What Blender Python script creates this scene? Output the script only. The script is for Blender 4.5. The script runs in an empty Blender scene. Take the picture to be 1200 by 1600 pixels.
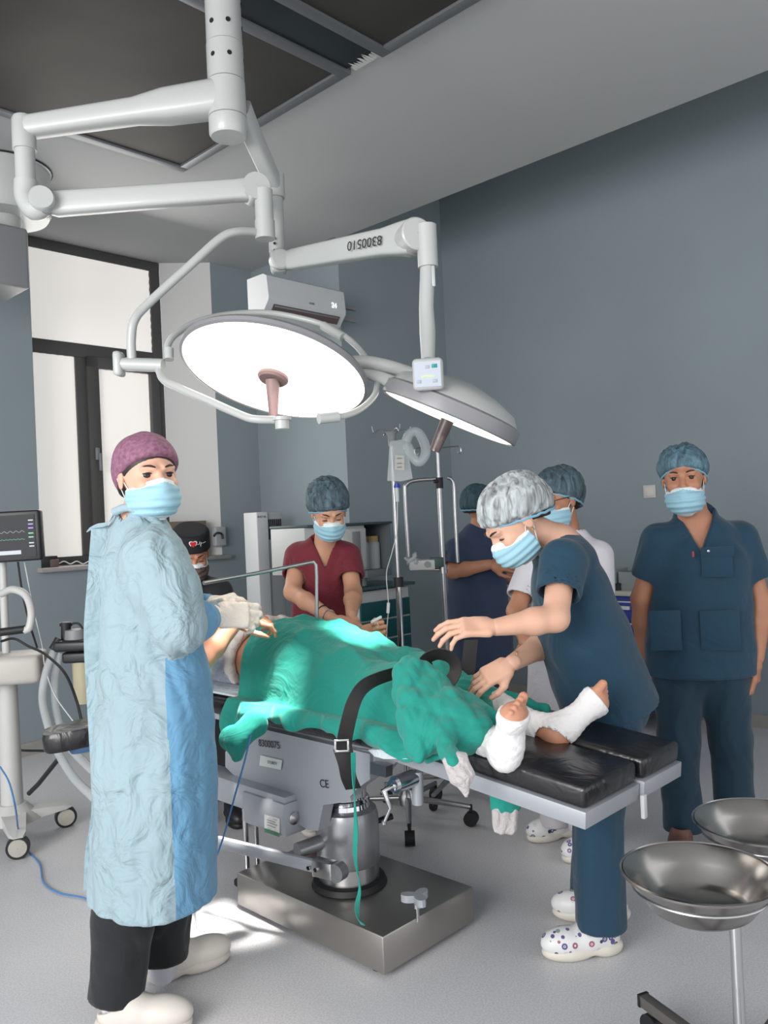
import bpy, bmesh, math, random
import numpy as np
from mathutils import Vector, Matrix
random.seed(7)
SC = bpy.context.scene
COL = SC.collection
# ---------------------------------------------------------------- camera
FPX, PITCH, ROLL, CH = 1300.0, math.atan(12/1300), math.atan(.045), 1.42
_F = np.array([0, math.cos(PITCH), math.sin(PITCH)]); _U = np.array([0, -math.sin(PITCH), math.cos(PITCH)])
_X = np.array([1., 0, 0]); _cr = math.cos(ROLL)*_X-math.sin(ROLL)*_U; _cu = math.sin(ROLL)*_X+math.cos(ROLL)*_U
cam = bpy.data.cameras.new('camera'); co = bpy.data.objects.new('camera', cam); COL.objects.link(co)
cam.sensor_fit = 'VERTICAL'; cam.sensor_height = 24; cam.lens = 24*FPX/1600; cam.clip_start = .05
m = Matrix.Identity(4)
for i in range(3):
    m[i][0] = _cr[i]; m[i][1] = _cu[i]; m[i][2] = -_F[i]
m[2][3] = CH
co.matrix_world = m
SC.camera = co
def ray(x, y): return _cr*(x-600)/FPX+_cu*(800-y)/FPX+_F
def at(x, y, Y):
    d = ray(x, y); p = d*(Y/d[1]); p[2] += CH; return p
def atz(x, y, z):
    d = ray(x, y); p = d*((z-CH)/d[2]); p[2] += CH; return p
D1 = np.array([.6947, .7193, 0]); D2 = np.array([-.7193, .6947, 0]); UP = np.array([0, 0, 1.])
def pq(p, q, z=0): return D1*p+D2*q+UP*z
def onp(x, y, p):      # point of a pixel ray on the plane p = const
    d = ray(x, y); r = d*(p/(d@D1)); r[2] += CH; return r
def onq(x, y, q):
    d = ray(x, y); r = d*(q/(d@D2)); r[2] += CH; return r
# ---------------------------------------------------------------- world, lights, exposure
w = bpy.data.worlds.new('world'); SC.world = w; w.use_nodes = True
w.node_tree.nodes['Background'].inputs[0].default_value = (.97, .98, 1, 1)
w.node_tree.nodes['Background'].inputs[1].default_value = 1.5
def area(name, loc, tgt, sx, sy, e, col=(1, 1, 1), spread=180):
    l = bpy.data.lights.new(name, 'AREA'); l.shape = 'RECTANGLE'; l.size = sx; l.size_y = sy; l.energy = e; l.color = col
    l.spread = math.radians(spread)
    o = bpy.data.objects.new(name, l); COL.objects.link(o); o.location = loc
    o.rotation_euler = (Vector(tgt)-Vector(loc)).to_track_quat('-Z', 'Y').to_euler(); return o
area('daylight_behind_camera', (-2.7, -1.3, 2.1), (.0, 3.2, .7), 2.8, 2.0, 195, (1, .99, .98))
area('daylight_seen_window', pq(2.7, 5.2, 2.3), pq(2.7, 0, .9), 1.1, 2.1, 22, (1, .97, .92))
def spot(name, loc, tgt, e, ang, blend=.4, r=.12, col=(1, .96, .9)):
    l = bpy.data.lights.new(name, 'SPOT'); l.energy = e; l.spot_size = math.radians(ang); l.spot_blend = blend; l.shadow_soft_size = r; l.color = col
    o = bpy.data.objects.new(name, l); COL.objects.link(o); o.location = loc
    o.rotation_euler = (Vector(tgt)-Vector(loc)).to_track_quat('-Z', 'Y').to_euler(); return o
SC.view_settings.view_transform = 'Standard'; SC.view_settings.look = 'None'
SC.view_settings.exposure = 0; SC.view_settings.gamma = 1; SC.view_settings.use_curve_mapping = False
# ---------------------------------------------------------------- materials
def lin(c):
    c = [x/255 for x in c]
    return tuple(x/12.92 if x <= .04045 else ((x+.055)/1.055)**2.4 for x in c)+(1,)
MATS = {}
def mat(name, col, rough=.6, metal=0, noise=0, nscale=8, bump=0, bscale=40, spec=.5, alpha=1, emit=0, trans=0, sheen=0, col2=None, wrinkle=0, wscale=6, coat=0):
    if name in MATS: return MATS[name]
    M = bpy.data.materials.new(name); M.use_nodes = True; nt = M.node_tree; b = nt.nodes['Principled BSDF']
    c = lin(col); b.inputs['Base Color'].default_value = c
    b.inputs['Roughness'].default_value = rough; b.inputs['Metallic'].default_value = metal
    b.inputs['Specular IOR Level'].default_value = spec; b.inputs['Alpha'].default_value = alpha
    b.inputs['Transmission Weight'].default_value = trans; b.inputs['Sheen Weight'].default_value = sheen
    b.inputs['Coat Weight'].default_value = coat
    if emit: b.inputs['Emission Color'].default_value = c; b.inputs['Emission Strength'].default_value = emit
    tc = nt.nodes.new('ShaderNodeTexCoord')
    if noise:
        n = nt.nodes.new('ShaderNodeTexNoise'); n.inputs['Scale'].default_value = nscale; n.inputs['Detail'].default_value = 5
        nt.links.new(tc.outputs['Object'], n.inputs['Vector'])
        r = nt.nodes.new('ShaderNodeValToRGB'); r.color_ramp.elements[0].position = .3; r.color_ramp.elements[1].position = .7
        d = lin(col2) if col2 else tuple(x*(1-noise) for x in c[:3])+(1,)
        r.color_ramp.elements[0].color = d; r.color_ramp.elements[1].color = c
        nt.links.new(n.outputs['Fac'], r.inputs[0]); nt.links.new(r.outputs[0], b.inputs['Base Color'])
    last = None
    for (amt, s, det, dist) in ((bump, bscale, 4, .002), (wrinkle, wscale, 3, .03)):
        if not amt: continue
        n = nt.nodes.new('ShaderNodeTexNoise'); n.inputs['Scale'].default_value = s; n.inputs['Detail'].default_value = det
        if dist > .01: n.inputs['Distortion'].default_value = 1.6
        nt.links.new(tc.outputs['Object'], n.inputs['Vector'])
        bp = nt.nodes.new('ShaderNodeBump'); bp.inputs['Strength'].default_value = amt; bp.inputs['Distance'].default_value = dist
        nt.links.new(n.outputs['Fac'], bp.inputs['Height'])
        if last: nt.links.new(last.outputs[0], bp.inputs['Normal'])
        nt.links.new(bp.outputs[0], b.inputs['Normal']); last = bp
    MATS[name] = M; return M
# ---------------------------------------------------------------- object helpers
def wloc(o):
    v = Vector((0, 0, 0))
    while o: v = v+o.location; o = o.parent
    return v
def thing(name, label, cat, loc=(0, 0, 0), group=None):
    o = bpy.data.objects.new(name, None); COL.objects.link(o); o.location = Vector(loc); o.empty_display_size = .1
    o['label'] = label; o['category'] = cat
    if group: o['group'] = group
    return o
def tag(o, label, cat, group=None):
    o['label'] = label; o['category'] = cat
    if group: o['group'] = group
    return o
def link(name, me, mats, parent=None, smooth=True):
    o = bpy.data.objects.new(name, me); COL.objects.link(o)
    if not isinstance(mats, (list, tuple)): mats = [mats]
    for k in mats: me.materials.append(k)
    if parent: o.parent = parent; o.location = -wloc(parent)
    return o
class MB:
    def __init__(s): s.v = []; s.f = []; s.sm = []; s.mi = []
    def add(s, vs, fs, smooth=True, mi=0):
        n = len(s.v); s.v += [tuple(float(c) for c in v) for v in vs]; s.f += [tuple(i+n for i in f) for f in fs]
        s.sm += [smooth]*len(fs); s.mi += [mi]*len(fs); return s
    def box(s, c, size, ax=(D1, D2, UP), bev=0, mi=0):
        c = np.array(c, float); ax = [np.array(a, float) for a in ax]
        bm = bmesh.new(); bmesh.ops.create_cube(bm, size=1)
        for v in bm.verts: v.co = Vector((v.co.x*size[0], v.co.y*size[1], v.co.z*size[2]))
        if bev: bmesh.ops.bevel(bm, geom=list(bm.edges), offset=bev, segments=2 if bev < .008 else 3, profile=.5, affect='EDGES', clamp_overlap=True)
        det = np.dot(np.cross(ax[0], ax[1]), ax[2])
        vs = [c+ax[0]*v.co.x+ax[1]*v.co.y+ax[2]*v.co.z for v in bm.verts]
        bm.verts.index_update(); fs = [[v.index for v in f.verts] for f in bm.faces]
        if det < 0: fs = [f[::-1] for f in fs]
        bm.free(); return s.add(vs, fs, False, mi)
    def tube(s, pts, r, n=12, closed=False, mi=0, flat=None):
        pts = [np.array(p, float) for p in pts]; N = len(pts); rr = r if isinstance(r, (list, tuple)) else [r]*N
        vs = []; prev = None
        for i, p in enumerate(pts):
            if closed: t = pts[(i+1) % N]-pts[i-1]
            else: t = pts[min(i+1, N-1)]-pts[max(i-1, 0)]
            t = t/(np.linalg.norm(t)+1e-9)
            if prev is None:
                a = np.array([0, 0, 1.]) if abs(t[2]) < .9 else np.array([1., 0, 0])
                u = np.cross(t, a)
            else: u = prev-t*(prev@t)
            u = u/(np.linalg.norm(u)+1e-9); prev = u; w_ = np.cross(t, u)
            for k in range(n):
                a = 2*math.pi*k/n; vs.append(p+rr[i]*(u*math.cos(a)+w_*math.sin(a)))
        fs = []
        for i in range(N if closed else N-1):
            j = (i+1) % N
            for k in range(n): fs.append((i*n+k, j*n+k, j*n+(k+1) % n, i*n+(k+1) % n)[::-1])
        if not closed: fs.append(tuple(range(n))); fs.append(tuple(range((N-1)*n, N*n))[::-1])
        s.add(vs, fs, True, mi)
        if not closed: s.sm[-1] = s.sm[-2] = False
        return s
    def cyl(s, a, b, r, r2=None, n=24, mi=0): return s.tube([a, b], [r, r if r2 is None else r2], n, mi=mi)
    def lathe(s, c, prof, axis=UP, n=40, mi=0):     # prof: (radius, height) list
        c = np.array(c, float); axis = np.array(axis, float)/np.linalg.norm(axis)
        a = np.array([1., 0, 0]) if abs(axis[0]) < .9 else np.array([0, 1., 0])
        u = np.cross(axis, a); u /= np.linalg.norm(u); w_ = np.cross(axis, u); vs = []
        for r, h in prof:
            for k in range(n):
                t = 2*math.pi*k/n; vs.append(c+axis*h+r*(u*math.cos(t)+w_*math.sin(t)))
        fs = [(i*n+k, i*n+(k+1) % n, (i+1)*n+(k+1) % n, (i+1)*n+k) for i in range(len(prof)-1) for k in range(n)]
        if prof[0][0] > 1e-4 and 0: fs.append(tuple(range(n)))
        return s.add(vs, fs, True, mi)
    def quad(s, a, b, c, d, mi=0): return s.add([a, b, c, d], [(0, 1, 2, 3)], False, mi)
    def prism(s, poly, dirv, mi=0):
        n = len(poly); P = [np.array(p, float) for p in poly]; d = np.array(dirv, float)
        return s.add(P+[p+d for p in P], [tuple(range(n))[::-1], tuple(range(n, 2*n))]+[(i, (i+1) % n, (i+1) % n+n, i+n) for i in range(n)], False, mi)
    def ribbon(s, pts, wv, th=.003, mi=0):
        pts = [np.array(p, float) for p in pts]; N = len(pts); vs = []
        for i, p in enumerate(pts):
            W = np.array(wv[i] if isinstance(wv, list) else wv, float); t = pts[min(i+1, N-1)]-pts[max(i-1, 0)]
            nn = np.cross(t, W); nn = nn/(np.linalg.norm(nn)+1e-9)*th/2
            vs += [p-W/2-nn, p+W/2-nn, p+W/2+nn, p-W/2+nn]
        fs = [(0, 1, 2, 3)[::-1], tuple(4*(N-1)+k for k in (0, 1, 2, 3))]
        for i in range(N-1):
            for k in range(4): fs.append((4*i+k, 4*i+(k+1) % 4, 4*i+4+(k+1) % 4, 4*i+4+k))
        return s.add(vs, fs, True, mi)
    def build(s, name, mats, parent=None, kind=None):
        me = bpy.data.meshes.new(name); me.from_pydata(s.v, [], s.f)
        me.polygons.foreach_set('use_smooth', s.sm); me.polygons.foreach_set('material_index', s.mi)
        bm = bmesh.new(); bm.from_mesh(me); bmesh.ops.recalc_face_normals(bm, faces=bm.faces); bm.to_mesh(me); bm.free()
        me.update(); o = link(name, me, mats, parent)
        try: me.set_sharp_from_angle(angle=math.radians(40))
        except Exception: pass
        if kind: o['kind'] = kind
        return o
def curve(pts, n=8):   # Catmull-Rom through points
    P = [np.array(p, float) for p in pts]; P = [2*P[0]-P[1]]+P+[2*P[-1]-P[-2]]; out = []
    for i in range(1, len(P)-2):
        for k in range(n):
            t = k/n; a, b, c, d = P[i-1:i+3]
            out.append(.5*((2*b)+(-a+c)*t+(2*a-5*b+4*c-d)*t*t+(-a+3*b-3*c+d)*t**3))
    out.append(P[-2]); return out
def text(name, body, size, org, xd, yd, m_, parent, ex=.0004):
    cu = bpy.data.curves.new(name, 'FONT'); cu.body = body; cu.size = size; cu.extrude = ex; cu.align_x = 'CENTER'; cu.align_y = 'CENTER'
    t = bpy.data.objects.new(name, cu); COL.objects.link(t); dg = bpy.context.evaluated_depsgraph_get()
    me = bpy.data.meshes.new_from_object(t.evaluated_get(dg)); bpy.data.objects.remove(t)
    xd = Vector(xd).normalized(); yd = Vector(yd); yd = (yd-xd*yd.dot(xd)).normalized(); zd = xd.cross(yd)
    M4 = Matrix.Identity(4)
    for i in range(3): M4[i][0] = xd[i]; M4[i][1] = yd[i]; M4[i][2] = zd[i]; M4[i][3] = org[i]
    me.transform(M4); return link(name, me, m_, parent)
# ---------------------------------------------------------------- signed distance modelling
def V(*a): return np.array(a, float)
def nrm(a): a = np.array(a, float); return a/np.linalg.norm(a)
class S:
    def __init__(s, f, lo, hi): s.f = f; s.lo = np.array(lo, float); s.hi = np.array(hi, float)
def cone(a, b, ra, rb):
    a = np.array(a, float); b = np.array(b, float); ab = b-a; L = ab@ab+1e-12
    def f(P):
        t = np.clip((P-a)@ab/L, 0, 1); return np.linalg.norm(P-a-t[:, None]*ab, axis=1)-(ra+(rb-ra)*t)
    r = max(ra, rb); return S(f, np.minimum(a, b)-r, np.maximum(a, b)+r)
def ell(c, r, R=None):
    c = np.array(c, float); r = np.array(r, float); m_ = min(r); R = np.eye(3) if R is None else np.array(R)   # rows = axes
    def f(P):
        q = (P-c)@R.T; k0 = np.linalg.norm(q/r, axis=1); k1 = np.linalg.norm(q/(r*r), axis=1)+1e-9
        return k0*(k0-1)/k1
    e = np.sqrt(((R.T*r)**2).sum(1)); return S(f, c-e, c+e)
def rbox(c, h, R=None, rad=.01):
    c = np.array(c, float); h = np.array(h, float); R = np.eye(3) if R is None else np.array(R)
    def f(P):
        q = np.abs((P-c)@R.T)-(h-rad); return np.linalg.norm(np.maximum(q, 0), axis=1)+np.minimum(q.max(1), 0)-rad
    e = (np.abs(R.T)*h).sum(1); return S(f, c-e, c+e)
def loft(nodes, lat):   # nodes: (pos, rx lateral, ry); elliptical sections
    nodes = [(np.array(p, float), a, b) for p, a, b in nodes]; lat = nrm(lat)
    def f(P):
        best = None
        for (p0, a0, b0), (p1, a1, b1) in zip(nodes[:-1], nodes[1:]):
            ab = p1-p0; L = ab@ab; t = np.clip((P-p0)@ab/L, 0, 1); q = P-p0-t[:, None]*ab
            ax = ab/math.sqrt(L); l = nrm(lat-ax*(lat@ax)); d_ = np.cross(ax, l)
            rx = a0+(a1-a0)*t; ry = b0+(b1-b0)*t; x = q@l; y = q@d_; z = q@ax
            mm = np.minimum(rx, ry); k0 = np.sqrt((x/rx)**2+(y/ry)**2+(z/mm)**2); k1 = np.sqrt((x/rx**2)**2+(y/ry**2)**2+(z/mm**2)**2)+1e-9
            d = np.where(k0 < .05, -mm, k0*(k0-1)/k1)
            best = d if best is None else np.minimum(best, d) if k0 is None else smin(best, d, .015)
        return best
    P = np.array([n[0] for n in nodes]); r = max(max(n[1], n[2]) for n in nodes); return S(f, P.min(0)-r, P.max(0)+r)
def smin(a, b, k):
    if k <= 0: return np.minimum(a, b)
    h = np.maximum(k-np.abs(a-b), 0)/k; return np.minimum(a, b)-h*h*k*.25
def U(*s, k=.02):
    def f(P):
        d = s[0].f(P)
        for x in s[1:]: d = smin(d, x.f(P), k)
        return d
    return S(f, np.min([x.lo for x in s], 0), np.max([x.hi for x in s], 0))
def D(a, b, k=0):
    return S(lambda P: -smin(-a.f(P), b.f(P), k), a.lo, a.hi)
def I(a, g, k=0): return S(lambda P: -smin(-a.f(P), -g(P), k), a.lo, a.hi)
def half(p, n):    # keeps the side n points away from (negative inside when (P-p).n < 0)
    p = np.array(p, float); n = nrm(n); return lambda P: (P-p)@n
def off(a, r): return S(lambda P: a.f(P)-r, a.lo-abs(r), a.hi+abs(r))
def folds(a, amp, freq=20, seed=1, stretch=(1, 1, .35), sharp=True):
    rg = np.random.RandomState(seed); st = np.array(stretch)
    ds = [(rg.normal(size=3)*st, rg.uniform(0, 6.28), fr) for fr in (freq*.5, freq, freq, freq*1.9, freq*2.1)]
    wv = [(rg.normal(size=3), rg.uniform(0, 6.28)) for _ in range(3)]
    def f(P):
        Q = P+.03*np.stack([np.sin(P@d*9+ph) for d, ph in wv], 1); n = 0
        for i, (d, ph, fr) in enumerate(ds):
            d = d/np.linalg.norm(d); s_ = np.sin(Q@(d*st*fr*2.2)+ph)
            n = n+(1-2*np.abs(s_) if sharp and i % 2 else s_)*(1.2, 1, .9, .5, .4)[i]
        return a.f(P)+amp*n/2
    return S(f, a.lo-amp*2, a.hi+amp*2)
def sdf_arrays(s, h):
    lo = s.lo-2.2*h; hi = s.hi+2.2*h; B = 4
    nb = np.ceil((hi-lo)/h/B).astype(int)+1; n = nb*B
    ii = np.stack(np.meshgrid(*[np.arange(k) for k in nb], indexing='ij'), -1).reshape(-1, 3)
    dc = s.f(lo+(ii*B+(B-1)/2)*h); act = np.abs(dc) < h*B*1.75
    Vv = np.repeat(np.repeat(np.repeat(np.where(dc < 0, -1., 1.).reshape(nb), B, 0), B, 1), B, 2)
    ia = ii[act]; o = np.stack(np.meshgrid(*[np.arange(B)]*3, indexing='ij'), -1).reshape(-1, 3)
    fi = (ia[:, None]*B+o[None]).reshape(-1, 3)
    val = np.concatenate([s.f(lo+c*h) for c in np.array_split(fi, max(1, len(fi)//200000+1))])
    Vv[fi[:, 0], fi[:, 1], fi[:, 2]] = val
    neg = Vv < 0
    c = [neg[a:n[0]-1+a, b:n[1]-1+b, d:n[2]-1+d] for a in (0, 1) for b in (0, 1) for d in (0, 1)]
    sm = sum(x.astype(np.int8) for x in c); A = np.argwhere((sm > 0) & (sm < 8))
    if len(A) == 0: return np.zeros((0, 3)), np.zeros((0, 4), int)
    idx = -np.ones(n-1, int); idx[A[:, 0], A[:, 1], A[:, 2]] = np.arange(len(A))
    cs = np.array([(a, b, d) for a in (0, 1) for b in (0, 1) for d in (0, 1)])
    cv = np.stack([Vv[A[:, 0]+k[0], A[:, 1]+k[1], A[:, 2]+k[2]] for k in cs], 1)
    acc = np.zeros((len(A), 3)); cnt = np.zeros(len(A))
    for i in range(8):
        for ax in range(3):
            if cs[i][ax] == 0:
                j = i+(4, 2, 1)[ax]; a = cv[:, i]; b = cv[:, j]; x = (a < 0) != (b < 0)
                t = np.where(x, a/np.where(x, a-b, 1), 0); p = cs[i][None]+t[:, None]*np.eye(3)[ax]
                acc += p*x[:, None]; cnt += x
    vs = lo+(A+acc/cnt[:, None])*h; fs = []
    for ax in range(3):
        sl0 = [slice(1, -1)]*3; sl1 = [slice(1, -1)]*3; sl0[ax] = slice(0, -1); sl1[ax] = slice(1, None)
        a = neg[tuple(sl0)]; b = neg[tuple(sl1)]; E_ = np.argwhere(a != b); st = a[E_[:, 0], E_[:, 1], E_[:, 2]]
        g = E_.copy(); o1 = (ax+1) % 3; o2 = (ax+2) % 3; g[:, o1] += 1; g[:, o2] += 1
        def cell(d1, d2):
            q = g.copy(); q[:, o1] -= d1; q[:, o2] -= d2; return idx[q[:, 0], q[:, 1], q[:, 2]]
        Q = np.stack([cell(1, 1), cell(0, 1), cell(0, 0), cell(1, 0)], 1)
        Q[~st] = Q[~st][:, ::-1]; fs.append(Q)
    F_ = np.concatenate(fs); F_ = F_[(F_ >= 0).all(1)]; return vs, F_
def sdf_obj(name, items, m_, parent=None, matfn=None):   # items: [(S, h), ...] joined into one mesh object
    vs = []; fs = []; n = 0
    for it in items:
        v, f = sdf_arrays(it[0], it[1])
        if len(it) > 2: v = v@it[2][0]+it[2][1]
        vs.append(v); fs.append(f+n); n += len(v)
    v = np.concatenate(vs); f = np.concatenate(fs); me = bpy.data.meshes.new(name)
    me.vertices.add(len(v)); me.vertices.foreach_set('co', v.ravel())
    me.loops.add(f.size); me.loops.foreach_set('vertex_index', f.ravel().astype(np.int32))
    me.polygons.add(len(f)); me.polygons.foreach_set('loop_start', np.arange(0, f.size, 4, dtype=np.int32))
    me.polygons.foreach_set('loop_total', np.full(len(f), 4, dtype=np.int32))
    me.polygons.foreach_set('use_smooth', np.ones(len(f), bool))
    if matfn: me.polygons.foreach_set('material_index', np.asarray(matfn(v[f].mean(1)), dtype=np.int32))
    me.update(calc_edges=True); me.validate()
    o = link(name, me, m_, parent); return o
# ================================================================= SETTING
WALLB = (128, 139, 149); 
m_wall = mat('wall_paint', (136, 148, 153), .75, noise=.06, nscale=1.5, bump=.15, bscale=120)
m_wall2 = mat('white_reveal_paint', (205, 205, 203), .7, bump=.1, bscale=80)
m_ceil = mat('ceiling_paint', (172, 173, 173), .85, noise=.05, nscale=.8)
m_cove = mat('cove_vinyl', (150, 148, 142), .5)
m_dkp = mat('laminar_panel_mesh', (62, 60, 56), .6, metal=.3, noise=.25, nscale=2.2, col2=(46, 43, 41))
m_alu = mat('dull_aluminium', (120, 123, 127), .45, metal=.5)
m_zinc = mat('galvanised_duct', (72, 78, 80), .3, metal=.8, noise=.3, nscale=3)
m_frame = mat('window_frame_grey', (78, 76, 75), .5)
m_white = mat('white_enamel', (176, 179, 177), .35, noise=.03, nscale=3, coat=.2)
m_plast = mat('white_plastic', (196, 199, 201), .45)
m_grey = mat('grey_plastic', (128, 130, 132), .5)
m_steel = mat('brushed_steel', (176, 176, 178), .28, metal=1, bump=.05, bscale=200)
m_chrome = mat('chrome', (205, 205, 208), .1, metal=1)
m_black = mat('black_rubber', (22, 22, 24), .55)
m_blk2 = mat('black_plastic', (30, 31, 34), .4)
m_hole = mat('dark_hole', (18, 18, 18), .8)
def struct(name, mb, m_, parent=None):
    o = mb.build(name, m_, parent)
    if not parent: o['kind'] = 'structure'
    return o
# floor with fine speckle
fm = bpy.data.materials.new('vinyl_floor'); fm.use_nodes = True; nt = fm.node_tree; b = nt.nodes['Principled BSDF']
tc = nt.nodes.new('ShaderNodeTexCoord'); n1 = nt.nodes.new('ShaderNodeTexNoise'); n1.inputs['Scale'].default_value = 160; n1.inputs['Detail'].default_value = 2
n2 = nt.nodes.new('ShaderNodeTexNoise'); n2.inputs['Scale'].default_value = 1.3; n2.inputs['Detail'].default_value = 4
r1 = nt.nodes.new('ShaderNodeValToRGB'); r1.color_ramp.elements[0].position = .42; r1.color_ramp.elements[1].position = .58
r1.color_ramp.elements[0].color = lin((200, 200, 203)); r1.color_ramp.elements[1].color = lin((216, 215, 217))
r2 = nt.nodes.new('ShaderNodeMixRGB'); r2.blend_type = 'MULTIPLY'; r2.inputs[0].default_value = .25
for n in (n1, n2): nt.links.new(tc.outputs['Object'], n.inputs['Vector'])
nt.links.new(n1.outputs[0], r1.inputs[0]); nt.links.new(r1.outputs[0], r2.inputs[1]); nt.links.new(n2.outputs['Fac'], r2.inputs[2]); nt.links.new(r2.outputs[0], b.inputs['Base Color'])
b.inputs['Roughness'].default_value = .38
def slab(p0, p1, q0, q1, z0, z1): return MB().box(pq((p0+p1)/2, (q0+q1)/2, (z0+z1)/2), (p1-p0, q1-q0, z1-z0))
struct('floor', slab(-2.5, 5.6, -2.5, 5.8, -.1, 0), fm)
QW, PC, QR, PR_, HZ = 5.45, 4.2, 4.41, 5.4, 3.5
OL, OR, FL, FR, WZ, QF = 2.37, 3.80, 2.0, 3.50, 1.2, 5.70
wl = MB()
def wb(mb, p0, p1, q0, q1, z0, z1): mb.box(pq((p0+p1)/2, (q0+q1)/2, (z0+z1)/2), (p1-p0, q1-q0, z1-z0)); return mb
wb(wl, -2.5, OL, QW, QW+.1, 0, HZ); wb(wl, OL, OR, QW, QW+.4, 0, WZ); wb(wl, OR, PC, QW, QW+.1, 0, HZ)
struct('wall_window', wl, m_wall)
rv = MB(); rv.prism([pq(OR, QW+.001, WZ), pq(OR+.04, QW+.1, WZ), pq(FR+.06, QF+.1, WZ), pq(FR, QF, WZ)], (0, 0, HZ-WZ))
struct('trim_1', rv, m_wall2)   # splayed white reveal right of the window
wr = MB(); wb(wr, PC, PC+.1, QR+.1, QW+.1, 0, HZ); wb(wr, PC, PR_, QR, QR+.1, 0, 4.5)
struct('wall_corner', wr, m_wall)
struct('wall_right', slab(PR_, PR_+.12, -2.5, QR+.1, 0, 4.5), m_wall)
cl = MB(); wb(cl, -2.5, PC-.03, -2.5, QF+.15, HZ, HZ+.1); wb(cl, PC-.03, PC+.2, QR+.11, QF+.15, HZ, HZ+.1); wb(cl, PC-.03, PC+.02, -2.5, QR, HZ, 4.5); wb(cl, PC, PR_+.1, -2.5, QR+.1, 4.5, 4.6)
struct('ceiling', cl, m_ceil)
for nm, a in (('baseboard_window', (-2.5, PC, QW-.012, QW)), ('baseboard_corner', (PC, PR_, QR-.012, QR)), ('baseboard_right', (PR_-.012, PR_, -2.5, QR))):
    struct(nm, slab(*a, 0, .085), m_cove)
# --- window: frame, mullions, blinds
wn = bpy.data.objects.new('window_1', None); COL.objects.link(wn); wn.location = pq(2.8, QF, 2.3); wn['kind'] = 'structure'
fr = MB(); T = .085
def bar(mb, p0, p1, z0, z1, q=QF, d=.07, bev=.004): return mb.box(pq((p0+p1)/2, q+d/2, (z0+z1)/2), (p1-p0, d, z1-z0), bev=bev)
bar(fr, FL, FR, HZ-.075, HZ-.002); bar(fr, FR-T, FR, WZ, HZ-.07); bar(fr, FL, FL+T, WZ, HZ-.07); bar(fr, FL, FR, WZ, WZ+.06); bar(fr, FL+T, FR-T, 2.69, 2.79)
PM = 2.83
bar(fr, PM-.045, PM+.045, WZ+.06, 2.69)
fr.build('window_frame', m_frame, wn)
sa = MB()
for (a, c) in ((PM+.03, FR-T+.03),):
    bar(sa, a, a+.09, WZ+.05, 2.70, QF-.025, .05); bar(sa, c-.07, c, WZ+.05, 2.70, QF-.025, .05); bar(sa, a, c, 2.62, 2.70, QF-.025, .05); bar(sa, a, c, WZ+.05, WZ+.13, QF-.025, .05)
sa.build('window_sash', m_frame, wn)
hd = MB(); hd.box(pq(PM+.075, QF-.04, 1.99), (.03, .02, .09), bev=.004); hd.box(pq(PM+.085, QF-.06, 1.93), (.018, .022, .13), bev=.005)
hd.build('window_handle', mat('satin_grey_metal', (140, 140, 142), .4, metal=.4), wn)
bm_ = bpy.data.materials.new('backlit_blind'); bm_.use_nodes = True; b = bm_.node_tree.nodes['Principled BSDF']
b.inputs['Base Color'].default_value = lin((235, 232, 226)); b.inputs['Roughness'].default_value = .8
b.inputs['Emission Color'].default_value = (1, .955, .90, 1); b.inputs['Emission Strength'].default_value = .42  # emission in the blind stands in for daylight shining through it
def blind(name, p0, p1, z0, z1, step=.028, vert=False):
    mb = MB(); vs = []; n = int(((p1-p0) if vert else (z1-z0))/step)
    for i in range(n+1):
        dq = .008 if i % 2 else 0
        if vert: x = p0+(p1-p0)*i/n; vs += [pq(x, QF+.012+dq, z0), pq(x, QF+.012+dq, z1)]
        else: z = z0+(z1-z0)*i/n; vs += [pq(p0, QF+.012+dq, z), pq(p1, QF+.012+dq, z)]
    mb.add(vs, [(2*i, 2*i+1, 2*i+3, 2*i+2) for i in range(n)], False); return mb.build(name, bm_, wn)
blind('upper_blind', FL+T, FR-T, 2.79, HZ-.075); blind('side_blind', FL+T, PM-.045, WZ+.06, 2.69, .03, True); blind('side_blind', PM+.045, FR-T, WZ+.06, 2.69, .03, True)
gl = MB(); gl.quad(pq(FL, QF+.05, WZ), pq(FR, QF+.05, WZ), pq(FR, QF+.05, HZ), pq(FL, QF+.05, HZ)); gl.build('window_glass', mat('pane_glass', (220, 228, 230), .05, trans=.9), wn)
sl = MB(); sl.box(pq(3.09, 5.55, WZ-.012), (1.50, .34, .03), bev=.005); struct('trim_2', sl, mat('sill_stone', (150, 147, 145), .4, noise=.1))
# --- laminar ceiling panels
def panel(p0, p1, q0, q1, label):
    t = thing('ceiling_panel', label, 'ceiling panel', pq((p0+p1)/2, (q0+q1)/2, HZ-.03))
    MB().box(pq((p0+p1)/2, (q0+q1)/2, HZ-.012), (p1-p0-.1, q1-q0-.1, .02)).build('mesh_panel', m_dkp, t)
    f = MB(); W = .055
    for (a, b_, c, d) in ((p0, p1, q0, q0+W), (p0, p1, q1-W, q1), (p0, p0+W, q0+W, q1-W), (p1-W, p1, q0+W, q1-W)):
        f.box(pq((a+b_)/2, (c+d)/2, HZ-.017), (b_-a, d-c, .034), bev=.003)
    f.build('panel_frame', m_alu, t); return t
panel(.7, 2.69, 2.68, 4.08, 'large dark ceiling panel behind the lamp column, grey metal frame')
panel(.7, 2.70, 1.0, 2.49, 'second dark ceiling panel at the top edge, beyond the galvanised strip')
t = thing('ceiling_duct', 'galvanised sheet metal strip between the two dark ceiling panels', 'duct', pq(2, 2.585, HZ-.02))
MB().box(pq(1.68, 2.585, HZ-.01), (1.96, .185, .018)).build('duct_plate', m_zinc, t)
rp = MB(); random.seed(3)
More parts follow.
